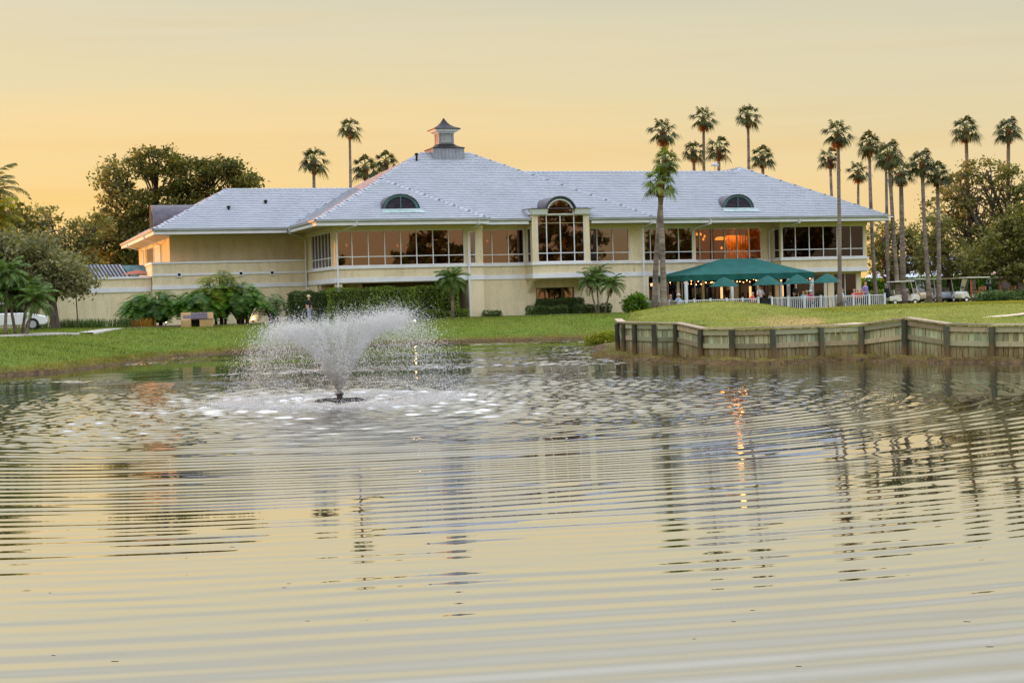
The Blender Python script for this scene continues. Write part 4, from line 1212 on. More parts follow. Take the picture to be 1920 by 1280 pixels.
def feather_palm(name, label, stems, R, nf=22, leaf=None, group='small feather palms', tr=0.07, boot=True, arch=0.7, lw=0.02, e1=-25):
    """stems: list of (base xyz, top xyz)"""
    b0 = np.array(stems[0][0], float)
    o = thing(name, label, 'palm tree', tuple(b0), 0, group)
    for si, (b, t) in enumerate(stems):
        b, t = np.array(b) - b0, np.array(t) - b0
        mid = (b + t) / 2 + np.array([rnd.uniform(-.08, .08), 0, 0])
        MB().tube([tuple(b - np.array([0, 0, 0.1])), tuple((b + mid) / 2), tuple(mid), tuple((mid + t) / 2), tuple(t)], [tr * 1.3, tr, tr * 0.95, tr * 0.95, tr * 0.9], 8).build('trunk', BARKP, o, smooth=True)
        if boot:
            MB().lathe([(tr * 0.8, -0.55 * R), (tr * 1.7, -0.40 * R), (tr * 2.1, -0.2 * R), (tr * 1.2, 0.05)], 9, tuple(t)).build('old_leaf_bases', BOOT, o)
        V, F = [], []
        pets = feather_crown(V, F, t, R, nf, 31 + si * 7 + int(abs(b0[0]) * 10) % 50, arch=arch, lw=lw, e1=e1)
        np_mesh('fronds', np.array(V), np.array(F), leaf or LEAF_DATE, o)
        pm = MB()
        for p in pets: pm.tube(p[::2], [0.016 * R, 0.014 * R, 0.011 * R, 0.008 * R, 0.006 * R, 0.003 * R], 4, cap=False)
        pm.build('leaf_stalks', LEAF_DATE, o)
    return o
# ---- clipped hedges and shrubs
def hedge(name, label, a, b, depth, h, leaf, size=0.06, dens=330, group='clipped hedges', rough=0.10, loc_z=None, cat='hedge'):
    """box hedge from plan point a to b"""
    a, b = np.array(a, float), np.array(b, float); L = np.linalg.norm(b - a); t = (b - a) / L; n = np.array([-t[1], t[0]])
    z0 = loc_z if loc_z is not None else gz(*((a + b) / 2))
    o = thing(name, label, cat, (a[0], a[1], z0), math.atan2(t[1], t[0]), group)
    nx_, ny_, nz_ = max(3, int(L / 0.25)), max(3, int(depth / 0.25)), max(3, int(h / 0.25))
    # lumpy core
    def lump(p):
        return 0.5 * rough * (np.sin(p[:, 0] * 2.3 + p[:, 2] * 3.1) + np.sin(p[:, 0] * 5.7 + p[:, 1] * 4.0 + p[:, 2] * 2.0)) 
    S = []
    area = [('y', 0, L * h), ('y', depth, L * h), ('z', h, L * depth), ('x', 0, depth * h), ('x', L, depth * h)]
    for ax, val, ar in area:
        k = int(ar * dens); q = rng.random((k, 3)) * [L, depth, h]; q[:, 'xyz'.index(ax)] = val
        S.append(q)
    S = np.concatenate(S)
    # round the upper edges
    c = np.clip(S, [0.18, 0.18, -9], [L - 0.18, depth - 0.18, h - 0.14])
    d = S - c; dl = np.linalg.norm(d, axis=1)[:, None] + 1e-6
    S = c + d / dl * np.minimum(dl, 0.18)
    out = d / dl
    S = S + out * lump(S)[:, None] + rng.normal(size=S.shape) * 0.045
    V, F = leaf_quads(S, size)
    np_mesh('foliage', V, F, leaf, o)
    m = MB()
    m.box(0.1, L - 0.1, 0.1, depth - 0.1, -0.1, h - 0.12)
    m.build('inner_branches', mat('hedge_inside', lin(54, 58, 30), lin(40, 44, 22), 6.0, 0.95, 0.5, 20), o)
    return o
def shrub(name, label, base, rx, ry, rz, leaf, n=2500, size=0.06, group='rounded shrubs', clump=0.16, cat='shrub'):
    base = np.array(base, float)
    o = thing(name, label, cat, tuple(base), 0, group)
    pts, cc = crown_points([(0, 0, rz * 0.9, rx, ry, rz)], n, clump, 0.6, 26)
    pts[:, 2] = np.maximum(pts[:, 2], 0.02)
    V, F = leaf_quads(pts, size, up=0.5)
    np_mesh('foliage', V, F, leaf, o)
    mb = MB()
    for e in cc[:18]: mb.tube([(0, 0, -0.05), tuple(e * [0.4, 0.4, 0.5]), tuple(e)], [0.03, 0.02, 0.008], 4, cap=False)
    mb.build('stems', BARKD, o)
    return o
def phil_leaf():
    """deeply lobed leaf, length 1, lying along +x"""
    pts = [(0, 0)]
    n = 7
    for s in (1,):
        for i in range(n):
            t = (i + 0.3) / n
            w = 0.52 * math.sin(math.pi * (0.18 + 0.74 * t)) 
            pts.append((t - 0.08, 0.10 * (1 - t) + 0.05)); pts.append((t - 0.06 + 0.12, w)); pts.append((t + 0.05, w * 0.80))
    pts.append((1.05, 0.0))
    return pts
def philodendron(label, base, R, H, n, leaf, seed, group='lobed-leaf shrubs by the wall', size=0.74):
    r = np.random.default_rng(seed)
    o = thing('philodendron', label, 'shrub', tuple(base), 0, group)
    half = phil_leaf()
    V, F3 = [], []
    st = MB()
    for i in range(n):
        az = r.uniform(0, 2 * math.pi); rr = R * math.sqrt(r.random()) * 1.0; e = r.random()
        hh = H * (0.30 + 0.70 * math.sqrt(max(0.02, 1 - (rr / R) ** 2)) * (0.35 + 0.65 * e))
        tip = np.array([rr * math.cos(az), rr * math.sin(az) * 0.7, hh])
        root = np.array([rr * 0.3 * math.cos(az), rr * 0.25 * math.sin(az), 0.12 * H])
        st.tube([tuple(root), tuple((root + tip) / 2 + np.array([0, 0, 0.12 * H])), tuple(tip)], [0.022, 0.018, 0.010], 4, cap=False)
        d = np.array([math.cos(az), math.sin(az), 0]) * 0.9 + np.array([r.uniform(-.4, .4), r.uniform(-.4, .4), r.uniform(-0.75, 0.15)])
        d /= np.linalg.norm(d); s_ = np.cross(d, [0, 0, 1]); s_ /= np.linalg.norm(s_); u_ = np.cross(s_, d)
        L = size * r.uniform(0.65, 1.2)
        for sg in (1, -1):
            o0 = len(V)
            for (x, y) in half:
                V.append(tip + d * x * L + s_ * sg * y * L * 0.85 + u_ * (0.22 * y - 0.30 * x * x) * L)
            k = len(half)
            # fan of lobes from the midrib
            for j in range(7):
                a = 1 + j * 3
                m0 = len(V); t0, t1 = half[a][0], half[a][0] + 0.075
                for tt in (max(0, t0 - 0.02), t1): V.append(tip + d * tt * L - u_ * 0.30 * tt * tt * L)
                F3.append((m0, o0 + a, o0 + a + 1, m0 + 1))
    F = np.array(F3)
    q = F[F[:, 2] != F[:, 3]]; t = F[F[:, 2] == F[:, 3]][:, :3]
    me = bpy.data.meshes.new('leaves')
    me.from_pydata([tuple(v) for v in V], [], [tuple(x) for x in q.tolist()] + [tuple(x) for x in t.tolist()])
    me.materials.append(leaf); ob = bpy.data.objects.new('leaves', me); COL.objects.link(ob); ob.parent = o
    st.build('leaf_stalks', LEAF_BRIGHT, o)
    mb = MB()
    for k in range(5):
        a = k * 1.3 + seed
        mb.tube([(0.3 * math.cos(a), 0.2 * math.sin(a), -0.1), (0.5 * R * 0.5 * math.cos(a), 0.3 * math.sin(a), 0.3 * H), (0.6 * R * math.cos(a) * 0.6, 0.35 * math.sin(a), 0.55 * H)], [0.09, 0.07, 0.05], 7)
    mb.build('stems', BARKD, o)
    return o
def grass_clump(label, base, R, H, n, leaf, seed, group='strappy grass clumps', cat='grass clump'):
    r = np.random.default_rng(seed); o = thing('grass_clump', label, cat, tuple(base), 0, group)
    V, F = [], []
    for i in range(n):
        az = r.uniform(0, 6.283); x0 = r.normal() * R * 0.55; y0 = r.normal() * 0.3
        h = H * r.uniform(0.6, 1.1); sp = r.uniform(0.1, 0.5) * H
        a = np.array([x0, y0, 0]); d = np.array([math.cos(az), math.sin(az), 0]); w = np.array([-d[1], d[0], 0]) * 0.018
        m = a + d * sp * 0.35 + np.array([0, 0, h * 0.7]); t = a + d * sp + np.array([0, 0, h])
        o0 = len(V); V += [a - w, a + w, m + w * 0.8, m - w * 0.8, t]; F += [(o0, o0 + 1, o0 + 2, o0 + 3), (o0 + 3, o0 + 2, o0 + 4, o0 + 4)]
    me = bpy.data.meshes.new('blades')
    me.from_pydata([tuple(v) for v in V], [], [f if f[2] != f[3] else f[:3] for f in F])
    me.materials.append(leaf); ob = bpy.data.objects.new('blades', me); COL.objects.link(ob); ob.parent = o
    return o
# ------------------------------------------------------------------ planting
# fan palms: label, crown px, depth, base px x, crown radius px, trunk px, extra
def fp(label, cx, cy, D, bx, Rpx, tpx, near=False, var=0, lean=0.0, hid=True, group='tall fan palms'):
    c = atD(cx, cy, D); k = D / FPX
    b = gbase(bx, D)
    fan_palm(label, c, b, Rpx * k, tpx * k * 0.5, near, group, (var * 3 + int(cx)) % 7, lean)
fp('fan palm behind the roof, leftmost of the four left of the cupola', 588, 300, 128, 592, 36, 8, var=0)
fp('tallest fan palm left of the cupola, on a slender dark trunk', 655, 240, 130, 652, 29, 6.5, var=1, lean=0.3)
fp('fan palm just topping the left hip of the main roof', 685, 313, 132, 690, 33, 8, var=2)
fp('fan palm beside the main roof hip with one upright spear leaf', 724, 303, 134, 728, 30, 7, var=3)
fp('fan palm crown rising highest above the twin palms at the patio corner', 1243, 247, 140, 1262, 36, 10, var=4, lean=-0.3)
fp('leaning fan palm at the patio corner, the one whose trunk slants', 1249, 302, 100.5, 1227, 36, 11, True, var=1, lean=-0.35, group='patio corner palms')
fp('straight fan palm at the patio corner with the lowest crown', 1237, 340, 99.6, 1245, 40, 12, True, var=0, group='patio corner palms')
fp('fan palm behind the ridge just left of the tall slim palm over the roof', 1300, 283, 140, 1310, 29, 8, var=3)
fp('tall slim fan palm over the ridge between two shorter ones', 1319, 222, 142, 1321, 32, 7, var=2)
fp('short fan palm just right of the tall slim palm over the ridge', 1348, 278, 138, 1345, 32, 8, var=0)
fp('tallest fan palm over the right end of the ridge, with a curved trunk', 1402, 216, 140, 1397, 31, 7, var=4, lean=0.35)
fp('short fan palm over the right roof hip', 1430, 293, 138, 1432, 30, 8, var=1)
fp('tall fan palm whose trunk crosses the right block of the clubhouse', 1571, 250, 103, 1574, 37, 8.5, var=2, lean=0.05)
fp('fan palm half hidden behind the right roof slope', 1556, 296, 122, 1568, 28, 7, var=3)
fp('low fan palm showing over the right end of the roof', 1609, 322, 124, 1609, 28, 6, var=1)
fp('fan palm with a drooping dead leaf, first clear of the roof end', 1630, 270, 116, 1643, 33, 8, var=0, lean=-0.2)
fp('fan palm with a thin pale trunk behind the leaning one by the carts', 1661, 300, 120, 1665, 24, 7, var=4)
fp('tall leaning fan palm beside the nearest golf cart', 1667, 290, 112, 1685, 38, 9, var=3, lean=-0.1)
fp('stout fan palm with a shaggy orange-brown neck by the carts', 1689, 325, 117, 1694, 33, 11, var=2)
fp('leaning fan palm between the second and third golf cart', 1729, 305, 112, 1743, 36, 9, var=1, lean=-0.15)
fp('fan palm rooted just right of the third golf cart', 1757, 325, 113, 1760, 33, 9, var=4, lean=0.1)
fp('fan palm towering over the left part of the right-hand trees', 1811, 242, 126, 1826, 35, 9, var=0, lean=-0.15)
fp('rightmost fan palm, towering over the right-hand trees', 1891, 244, 126, 1888, 34, 9, var=3)

# feather palms
def up(x, y, D): return tuple(atD(x, y, D))
feather_palm('date_palm', 'small date palm at the right end of the tall hedge', [(gbase(848, 98.0), up(846, 524, 98.0))], 1.25, 34, tr=0.10, lw=0.022)
g0 = gbase(1122, 100.5)
feather_palm('date_palm', 'clump of three slim date palms in front of the bay window', [((g0[0] - 0.1, g0[1], g0[2]), up(1107, 528, 100.5)), (g0, up(1120, 516, 100.9)), ((g0[0] + 0.35, g0[1], g0[2]), up(1146, 533, 100.2))], 1.05, 28, tr=0.055, lw=0.022)
feather_palm('date_palm', 'clump of date palms over the white car at the left edge', [(gbase(8, 76), up(14, 512, 76)), (gbase(40, 77), up(52, 548, 77)), (gbase(28, 76.5), up(20, 552, 76.5)), (gbase(48, 76), up(66, 562, 76)), (gbase(-12, 76), up(-18, 545, 76))], 1.15, 30, tr=0.075, lw=0.025)
feather_palm('queen_palm', 'tall feather palm with dark fronds at the left edge', [(gbase(-30, 92), up(-22, 362, 92))], 2.3, 22, leaf=LEAF_OAK, tr=0.14, boot=False)
feather_palm('queen_palm', 'feather palm with sunset-gold fronds at the left edge', [(gbase(-45, 90), up(-34, 420, 90))], 2.5, 26, leaf=leaf_mat('gold_frond', lin(120, 120, 24), lin(160, 140, 30), lin(96, 112, 28), 0.5), tr=0.14, boot=False, lw=0.03)  # gold leaf colour carries the low sun's light on these fronds

# broadleaf trees behind and beside the clubhouse
bl = [pblob(x, y, 136, rx, ry) for x, y, rx, ry in [(215, 330, 38, 30), (290, 305, 55, 30), (350, 330, 45, 34), (410, 318, 45, 26), (462, 340, 34, 20), (240, 385, 50, 36), (320, 385, 55, 36), (395, 380, 50, 34), (200, 440, 52, 36), (270, 450, 56, 40), (228, 494, 50, 26)]]
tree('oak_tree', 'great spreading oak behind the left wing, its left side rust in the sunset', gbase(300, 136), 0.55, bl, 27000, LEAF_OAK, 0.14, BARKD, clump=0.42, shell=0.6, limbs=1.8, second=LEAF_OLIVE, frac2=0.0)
bl = [pblob(x, y, 131, rx, ry) for x, y, rx, ry in [(70, 405, 40, 24), (120, 425, 40, 26), (40, 440, 44, 30), (150, 462, 40, 28), (95, 470, 45, 28), (185, 425, 26, 26), (60, 500, 50, 26), (160, 505, 45, 22)]]
tree('bare_tree', 'thin-leaved tree left of the oak with sky showing through', gbase(100, 131), 0.3, bl, 7500, LEAF_OLIVE, 0.13, BARK, clump=0.36, shell=0.6, limbs=2.6)
bl = [pblob(x, y, 87, rx, ry) for x, y, rx, ry in [(60, 470, 50, 30), (115, 505, 46, 26), (30, 505, 44, 34), (140, 530, 40, 20), (90, 535, 44, 20), (5, 470, 36, 34)]]
tree('grey_tree', 'grey-green tree with a pale trunk at the left in front of the wall', gbase(103, 87), 0.24, bl, 19000, LEAF_GREY, 0.10, BARK, clump=0.38, shell=0.45, limbs=1.2)
bl = [pblob(x, y, 97, rx, ry) for x, y, rx, ry in [(5, 430, 45, 40), (-40, 450, 60, 50), (-30, 520, 60, 40)]]
tree('dark_tree', 'dark tree behind the gold feather palm at the left edge', gbase(-25, 97), 0.3, bl, 8000, LEAF_OAK, 0.15, BARKD)
bl = [pblob(x, y, 150, rx, ry) for x, y, rx, ry in [(240, 480, 40, 30), (180, 500, 50, 30), (120, 520, 60, 30), (30, 530, 70, 30)]]
tree('far_tree', 'far trees low behind the lower terrace wall', gbase(200, 150), 0.3, bl, 7000, LEAF_OLIVE, 0.17, BARKD)
# right-hand group
bl = [pblob(x, y, 125, rx, ry) for x, y, rx, ry in [(1850, 320, 48, 24), (1800, 350, 42, 28), (1895, 350, 46, 36), (1770, 395, 40, 28), (1830, 400, 50, 34), (1900, 420, 44, 40), (1790, 445, 46, 28), (1860, 470, 54, 36), (1935, 390, 46, 60), (1925, 480, 46, 36)]]
tree('olive_tree', 'tall open-crowned olive-green tree at the right, bare limbs showing', gbase(1885, 125), 0.45, bl, 12500, LEAF_OLIVE, 0.12, BARK, clump=0.34, shell=0.7, limbs=2.8)
bl = [pblob(x, y, 117, rx, ry) for x, y, rx, ry in [(1880, 455, 44, 40), (1915, 430, 34, 50), (1840, 490, 38, 26), (1895, 505, 40, 22), (1935, 480, 40, 50)]]
tree('olive_tree', 'dense low tree with a thick trunk at the right edge', gbase(1912, 117), 0.5, bl, 13000, LEAF_OLIVE, 0.12, BARK, clump=0.4)
bl = [pblob(x, y, 121, rx, ry) for x, y, rx, ry in [(1755, 425, 32, 26), (1790, 480, 36, 26), (1740, 470, 34, 26), (1815, 500, 34, 22), (1765, 505, 36, 16)]]
tree('olive_tree', 'thin tree behind the middle golf carts', gbase(1782, 121), 0.3, bl, 5200, LEAF_OLIVE, 0.115, BARK, clump=0.36, shell=0.65, limbs=2.0)
bl = [pblob(x, y, 128, rx, ry) for x, y, rx, ry in [(1655, 440, 30, 24), (1690, 430, 30, 26), (1720, 450, 30, 26), (1650, 480, 30, 26), (1700, 485, 36, 22), (1735, 490, 28, 20), (1665, 510, 34, 12)]]
tree('olive_tree', 'thin tree seen between palm trunks at the right end of the clubhouse', gbase(1668, 128), 0.25, bl, 4200, LEAF_OLIVE, 0.12, BARK, clump=0.34, shell=0.7, limbs=2.2)

# hedges and shrubs in front of the clubhouse
def pl2(x, D): return (pxD(x, D), D)
hedge('tall_hedge', 'long tall clipped hedge under the main window row', UV(-0.5, -0.55), UV(7.7, -0.55), 0.9, 1.95, LEAF_HEDGE, 0.05, 420)
hedge('tall_hedge', 'tall dark clipped hedge at the main block corner, left of the long one', UV(-2.6, 2.6), UV(-0.55, 0.3), 0.9, 1.85, LEAF_DARK, 0.05, 420)
hedge('low_hedge', 'low clipped hedge at the foot of the long tall hedge', UV(5.2, -1.25), UV(8.1, -1.25), 0.5, 0.45, LEAF_HEDGE, 0.045, 500)
hedge('low_hedge', 'tiny clipped hedge block beside the downspout', UV(9.35, -0.6), UV(10.45, -0.6), 0.5, 0.30, LEAF_DARK, 0.04, 600)
hedge('low_hedge', 'clipped hedge under the ground-floor window', UV(13.3, 0.35), UV(16.4, 0.35), 0.7, 0.95, LEAF_DARK, 0.045, 500)
hedge('low_hedge', 'low clipped hedge left of the slim date palms, in front of the window hedge', UV(12.3, -0.6), UV(14.9, -0.6), 0.6, 0.50, LEAF_DARK, 0.045, 500)
hedge('low_hedge', 'low rounded hedge behind the slim date palm stems', UV(15.6, -0.35), UV(18.0, -0.35), 0.6, 0.55, LEAF_DARK, 0.045, 500)
b = gbase(1192, 101.2); shrub('shrub', 'glossy bright green shrub at the patio fence end', b, 0.78, 0.6, 0.62, LEAF_BRIGHT, 3000, 0.075)
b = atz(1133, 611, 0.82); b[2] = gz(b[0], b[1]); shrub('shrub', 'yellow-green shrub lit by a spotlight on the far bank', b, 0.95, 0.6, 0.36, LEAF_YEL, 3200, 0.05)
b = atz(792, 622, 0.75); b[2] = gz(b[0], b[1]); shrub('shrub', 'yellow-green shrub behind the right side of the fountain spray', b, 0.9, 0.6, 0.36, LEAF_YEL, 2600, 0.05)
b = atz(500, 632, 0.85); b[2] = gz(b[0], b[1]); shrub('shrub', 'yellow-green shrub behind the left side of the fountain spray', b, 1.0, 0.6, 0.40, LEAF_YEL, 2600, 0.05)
def pg(x, D): return gbase(x, D)
philodendron('broad lobed-leaf shrub left of the stone bench', pg(292, 96.0), 1.75, 2.25, 290, LEAF_PHIL, 3)
philodendron('lobed-leaf shrub with arching stems at the left end of the bed', pg(262, 97.0), 1.05, 1.95, 130, LEAF_PHIL, 12)
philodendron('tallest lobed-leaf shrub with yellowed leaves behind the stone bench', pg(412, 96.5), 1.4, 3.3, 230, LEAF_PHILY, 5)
philodendron('lobed-leaf shrub right behind the stone bench', pg(372, 95.5), 1.35, 2.2, 200, LEAF_PHIL, 6)
philodendron('lobed-leaf shrub at the right end of the bed', pg(455, 96.2), 1.4, 2.55, 210, LEAF_PHIL, 8)
philodendron('dark lobed-leaf shrub leaning beside the tall hedge', pg(512, 97.5), 0.75, 1.9, 46, LEAF_DARK, 9)
k = 0
for x, D, R in [(66, 90, .8), (120, 91, .9), (142, 91.5, .8), (165, 91, .9), (180, 92, .6), (222, 93, .55), (240, 93.5, .4), (268, 93, .7)]:
    lab = ['leftmost strappy grass clump behind the palm trunks', 'strappy grass clump just right of the pale trunk', 'strappy grass clump behind the thin pole', 'wide strappy grass clump right of the thin pole', 'strappy grass clump ending the row by the wall',
           'lone spiky grass clump against the bare wall', 'small spiky clump right of the lone one', 'dry brownish clump at the left foot of the big shrubs'][k]
    grass_clump(lab, pg(x, D), R, 0.55, 150, LEAF_DARK if k < 7 else LEAF_RUST, 40 + k); k += 1
# planting beds
BED = mat('mulch', lin(84, 58, 42), lin(58, 42, 30), 5.0, 0.95, 0.6, 20)
def bed(name, pts, label):
    pts = np.array(pts); V = [(x, y, gz(x, y) + 0.03) for x, y in pts]; c = pts.mean(0)
    V.append((c[0], c[1], gz(*c) + 0.06)); n = len(pts)
    o = np_mesh(name, np.array(V), np.array([(i, (i + 1) % n, n) for i in range(n)]), BED); tag(o, label, kind='structure')
bed('mulch_bed', [pl2(230, 99), pl2(235, 92), pl2(330, 91.5), pl2(410, 92), pl2(480, 93.5), pl2(490, 99)], 'brown mulch bed under the lobed-leaf shrubs')
bed('mulch_bed', [UV(16.2, -1.5), UV(17.5, -1.6), UV(18.2, -1.0), UV(17.6, -0.5), UV(16.2, -0.6)], 'brown mulch ring under the slim date palms')
# background hedges at the right
hedge('far_hedge', 'tall far hedge behind the golf carts', (pxD(1622, 136), 136), (pxD(1925, 136), 137), 1.2, 2.15, LEAF_BRIGHT, 0.10, 120, loc_z=0.95)
hedge('cart_hedge', 'low yellow-topped hedge between patio and golf carts', (pxD(1626, 118), 118), (pxD(1712, 121), 121), 0.8, 1.05, LEAF_HEDGE, 0.07, 220, loc_z=1.0)
for i, (x, y, D, rx, lab) in enumerate([(1868, 566, 104, 1.3, 'low ground-cover mound in front of the fifth golf cart'), (1922, 566, 103, 1.8, 'low ground-cover mound at the right edge')]):
    b = list(gbase(x, D)); shrub('ground_cover', lab, (b[0], b[1], b[2] - 0.05), rx, 1.2, 0.40, LEAF_DARK, 5200, 0.07, group='ground-cover mounds', clump=0.22)
# a belt of trees on the right shore, out of the picture, mirrored in the glass
for i, (X, Y, s) in enumerate([(58, -26, 1.75), (71, -10, 1.55), (86, 2, 2.0), (99, 14, 1.5), (112, 26, 1.9), (126, 40, 1.6), (140, 56, 1.9)]):
    z = gz(X, Y)
    bl = [(X + dx * s, Y + dy * s, z + (4.6 + dz) * s, r * s, r * s, 0.85 * r * s) for dx, dy, dz, r in [(0, 0, 1.5, 2.2), (-2.6, 0.4, 0, 2.0), (2.5, -.3, 0.3, 1.9), (0.5, 1.5, -1.0, 2.0), (-1.0, -2.4, -0.4, 1.8)]]
    tree('shore_tree', ['%s oak of the wood on the right shore, seen only mirrored in the windows' % q for q in ('first', 'second', 'third', 'fourth', 'fifth', 'sixth', 'seventh')][i],
         (X, Y, z), 0.35, bl, 3400, LEAF_OAK, 0.42, BARKD, group='oaks of the right wood')
# unseen trees added on the left shore to keep low sun off pond and banks
for i, (X, Y, s) in enumerate([(-62, 50, 1.7), (-66, 61, 1.75), (-61, 72, 1.7), (-65, 83, 1.75), (-62, 94, 1.6), (-66, 105, 1.5), (-57, 78, 1.5), (-58, 89, 1.5), (-59, 100, 1.4)]):
    z = gz(X, Y)
    bl = [(X + dx * s, Y + dy * s, z + (3.9 + dz) * s, r * s, r * s * 1.25, 1.0 * r * s) for dx, dy, dz, r in [(0, 0, 0.8, 2.4), (-1.6, 2.4, -0.4, 2.1), (1.5, -2.4, -0.3, 2.1), (0.5, 1.5, -1.8, 2.2), (0.2, -1.6, -1.9, 2.2)]]
    tree('shore_tree', ['%s oak of the wood on the left shore, outside the picture' % q for q in ('first', 'second', 'third', 'fourth', 'fifth', 'sixth', 'seventh', 'eighth', 'ninth')][i],
         (X, Y, z), 0.45, bl, 5200, LEAF_OAK, 0.42, BARKD, group='oaks of the left wood', clump=0.8, shell=0.2)
# grass blades on the banks
def grass_field(n, xr, yr, keep, h, name, leaf, label):
    X = rng.uniform(*xr, n); Y = rng.uniform(*yr, n)
    m = keep(X, Y); X, Y = X[m], Y[m]; Zg = height(X, Y)
    k = len(X); az = rng.uniform(0, 6.283, k); hh = h * rng.uniform(0.5, 1.3, k)
    w = 0.013; dx, dy = np.cos(az), np.sin(az)
    lean = rng.uniform(0.1, 0.7, k) * hh; a2 = rng.uniform(0, 6.283, k)
    V = np.stack([np.stack([X - dy * w, Y + dx * w, Zg - 0.02], 1), np.stack([X + dy * w, Y - dx * w, Zg - 0.02], 1),
                  np.stack([X + np.cos(a2) * lean, Y + np.sin(a2) * lean, Zg + hh], 1)], 1).reshape(-1, 3)
    o = np_mesh(name, V, np.arange(k * 3).reshape(-1, 3), leaf); tag(o, label, kind='stuff')
LEAF_GRASS = leaf_mat('grass_blade', lin(66, 92, 16), lin(100, 118, 28), lin(134, 134, 50), 0.3)
LEAF_GRASSY = leaf_mat('dry_grass_blade', lin(122, 110, 52), lin(150, 130, 70), lin(96, 104, 36), 0.3)
def kb(X, Y):
    sd, _ = seg_dist(X, Y); return (sd > 0.05) & (sd < 12) & (X / Y > -0.345) & (X / Y < 0.075)
grass_field(190000, (-32, 7), (54, 100), kb, 0.085, 'grass', LEAF_GRASS, 'lush grass blades on the left and far banks')
def kg(X, Y):
    sd, _ = seg_dist(X, Y); bd, _ = bulk_d(X, Y)
    return (sd > 0.6) & (X > POST_XY[0][0] + (Y - POST_XY[0][1]) * 0.05 + 0.6) & (X / Y < 0.40)
LEAF_LINKS = leaf_mat('links_blade', lin(92, 110, 28), lin(124, 132, 42), lin(160, 154, 70), 0.3)
grass_field(110000, (3, 27), (45, 76), kg, 0.035, 'grass', LEAF_LINKS, 'short mown grass on the golf mound')
def kd(X, Y):
    sd, _ = seg_dist(X, Y); return (sd > 0.0) & (sd < 0.7) & (X / Y > -0.345) & (X / Y < 0.075)
grass_field(160000, (-32, 7), (54, 92), kd, 0.16, 'grass', LEAF_GRASSY, 'dry grass fringe along the waterline')
def km(X, Y):
    bd, _ = bulk_d(X, Y); sd, _ = seg_dist(X, Y); return (sd < 0.0) & (bd < 1.3) & (rng.random(len(X)) < 0.25)
grass_field(60000, (2, 20), (43, 62), km, 0.14, 'grass', LEAF_GRASSY, 'sparse dry weeds on the mud below the timber bulkhead')
# ------------------------------------------------------------------ fountain
fx, fy = FOUNT[0], FOUNT[1]
fo = thing('fountain', 'floating pond fountain throwing a wide V of white spray', 'fountain', (fx, fy, 0.0))
BLACKP = mat('black_plastic', lin(38, 38, 40), lin(26, 26, 28), 3.0, 0.5)
fl = MB(); V = []
n = 40
for i in range(n):
    t = 2 * math.pi * i / n
    for k in range(8):
        q = 2 * math.pi * k / 8; r = 0.52 + 0.05 * math.cos(q)
        V.append((r * math.cos(t), r * math.sin(t), 0.0 + 0.045 * math.sin(q)))
fl.add(V, [(i * 8 + k, i * 8 + (k + 1) % 8, ((i + 1) % n) * 8 + (k + 1) % 8, ((i + 1) % n) * 8 + k) for i in range(n) for k in range(8)])
fl.build('float_ring', BLACKP, fo, smooth=True)
MB().lathe([(0.12, -0.2), (0.12, 0.03), (0.07, 0.05), (0.07, 0.12), (0.10, 0.14), (0.09, 0.19), (0.04, 0.20)], 14).build('nozzle', BLACKP, fo)
ar_ = MB()
for i in range(4):
    t = math.pi / 4 + i * math.pi / 2; ar_.tube([(0.1 * math.cos(t), 0.1 * math.sin(t), 0.02), (0.5 * math.cos(t), 0.5 * math.sin(t), 0.03)], 0.022, 6)
ar_.build('float_arms', BLACKP, fo)
def spray_material():
    m = bpy.data.materials.new('spray_water'); b = NB(m)
    d = b.new("ShaderNodeBsdfDiffuse"); d.inputs[0].default_value = (0.99, 0.985, 0.96, 1)
    t = b.new("ShaderNodeBsdfTranslucent"); t.inputs[0].default_value = (0.99, 0.985, 0.96, 1)
    g = b.new("ShaderNodeBsdfGlossy"); g.inputs['Roughness'].default_value = 0.15
    x = b.new("ShaderNodeMixShader"); x.inputs[0].default_value = 0.6
    b.link(d.outputs[0], x.inputs[1]); b.link(t.outputs[0], x.inputs[2])
    y = b.new("ShaderNodeMixShader"); y.inputs[0].default_value = 0.1
    b.link(x.outputs[0], y.inputs[1]); b.link(g.outputs[0], y.inputs[2])
    tr = b.new("ShaderNodeBsdfTransparent"); q = b.new("ShaderNodeMixShader"); q.inputs[0].default_value = 0.0
    b.link(y.outputs[0], q.inputs[1]); b.link(tr.outputs[0], q.inputs[2])
    b.done(q.outputs[0]); return m
SPRAY = spray_material()
def drops(P, D, size, stretch):
    """elongated octahedra at P along direction D"""
    k = len(P); D = D / (np.linalg.norm(D, axis=1)[:, None] + 1e-9)
    S = np.cross(D, unit(k)); S /= np.linalg.norm(S, axis=1)[:, None]; T = np.cross(D, S)
    s = size[:, None]; l = (size * stretch)[:, None]
    V = np.stack([P + D * l, P + S * s, P - S * s * 0.5 + T * s * 0.87, P - S * s * 0.5 - T * s * 0.87, P - D * l], 1).reshape(-1, 3)
    o = np.arange(k)[:, None] * 5
    F = np.concatenate([o + np.array([[a, b, c]]) for a, b, c in [(0, 1, 2), (0, 2, 3), (0, 3, 1), (4, 2, 1), (4, 3, 2), (4, 1, 3)]])
    return V, F
JETS = 26
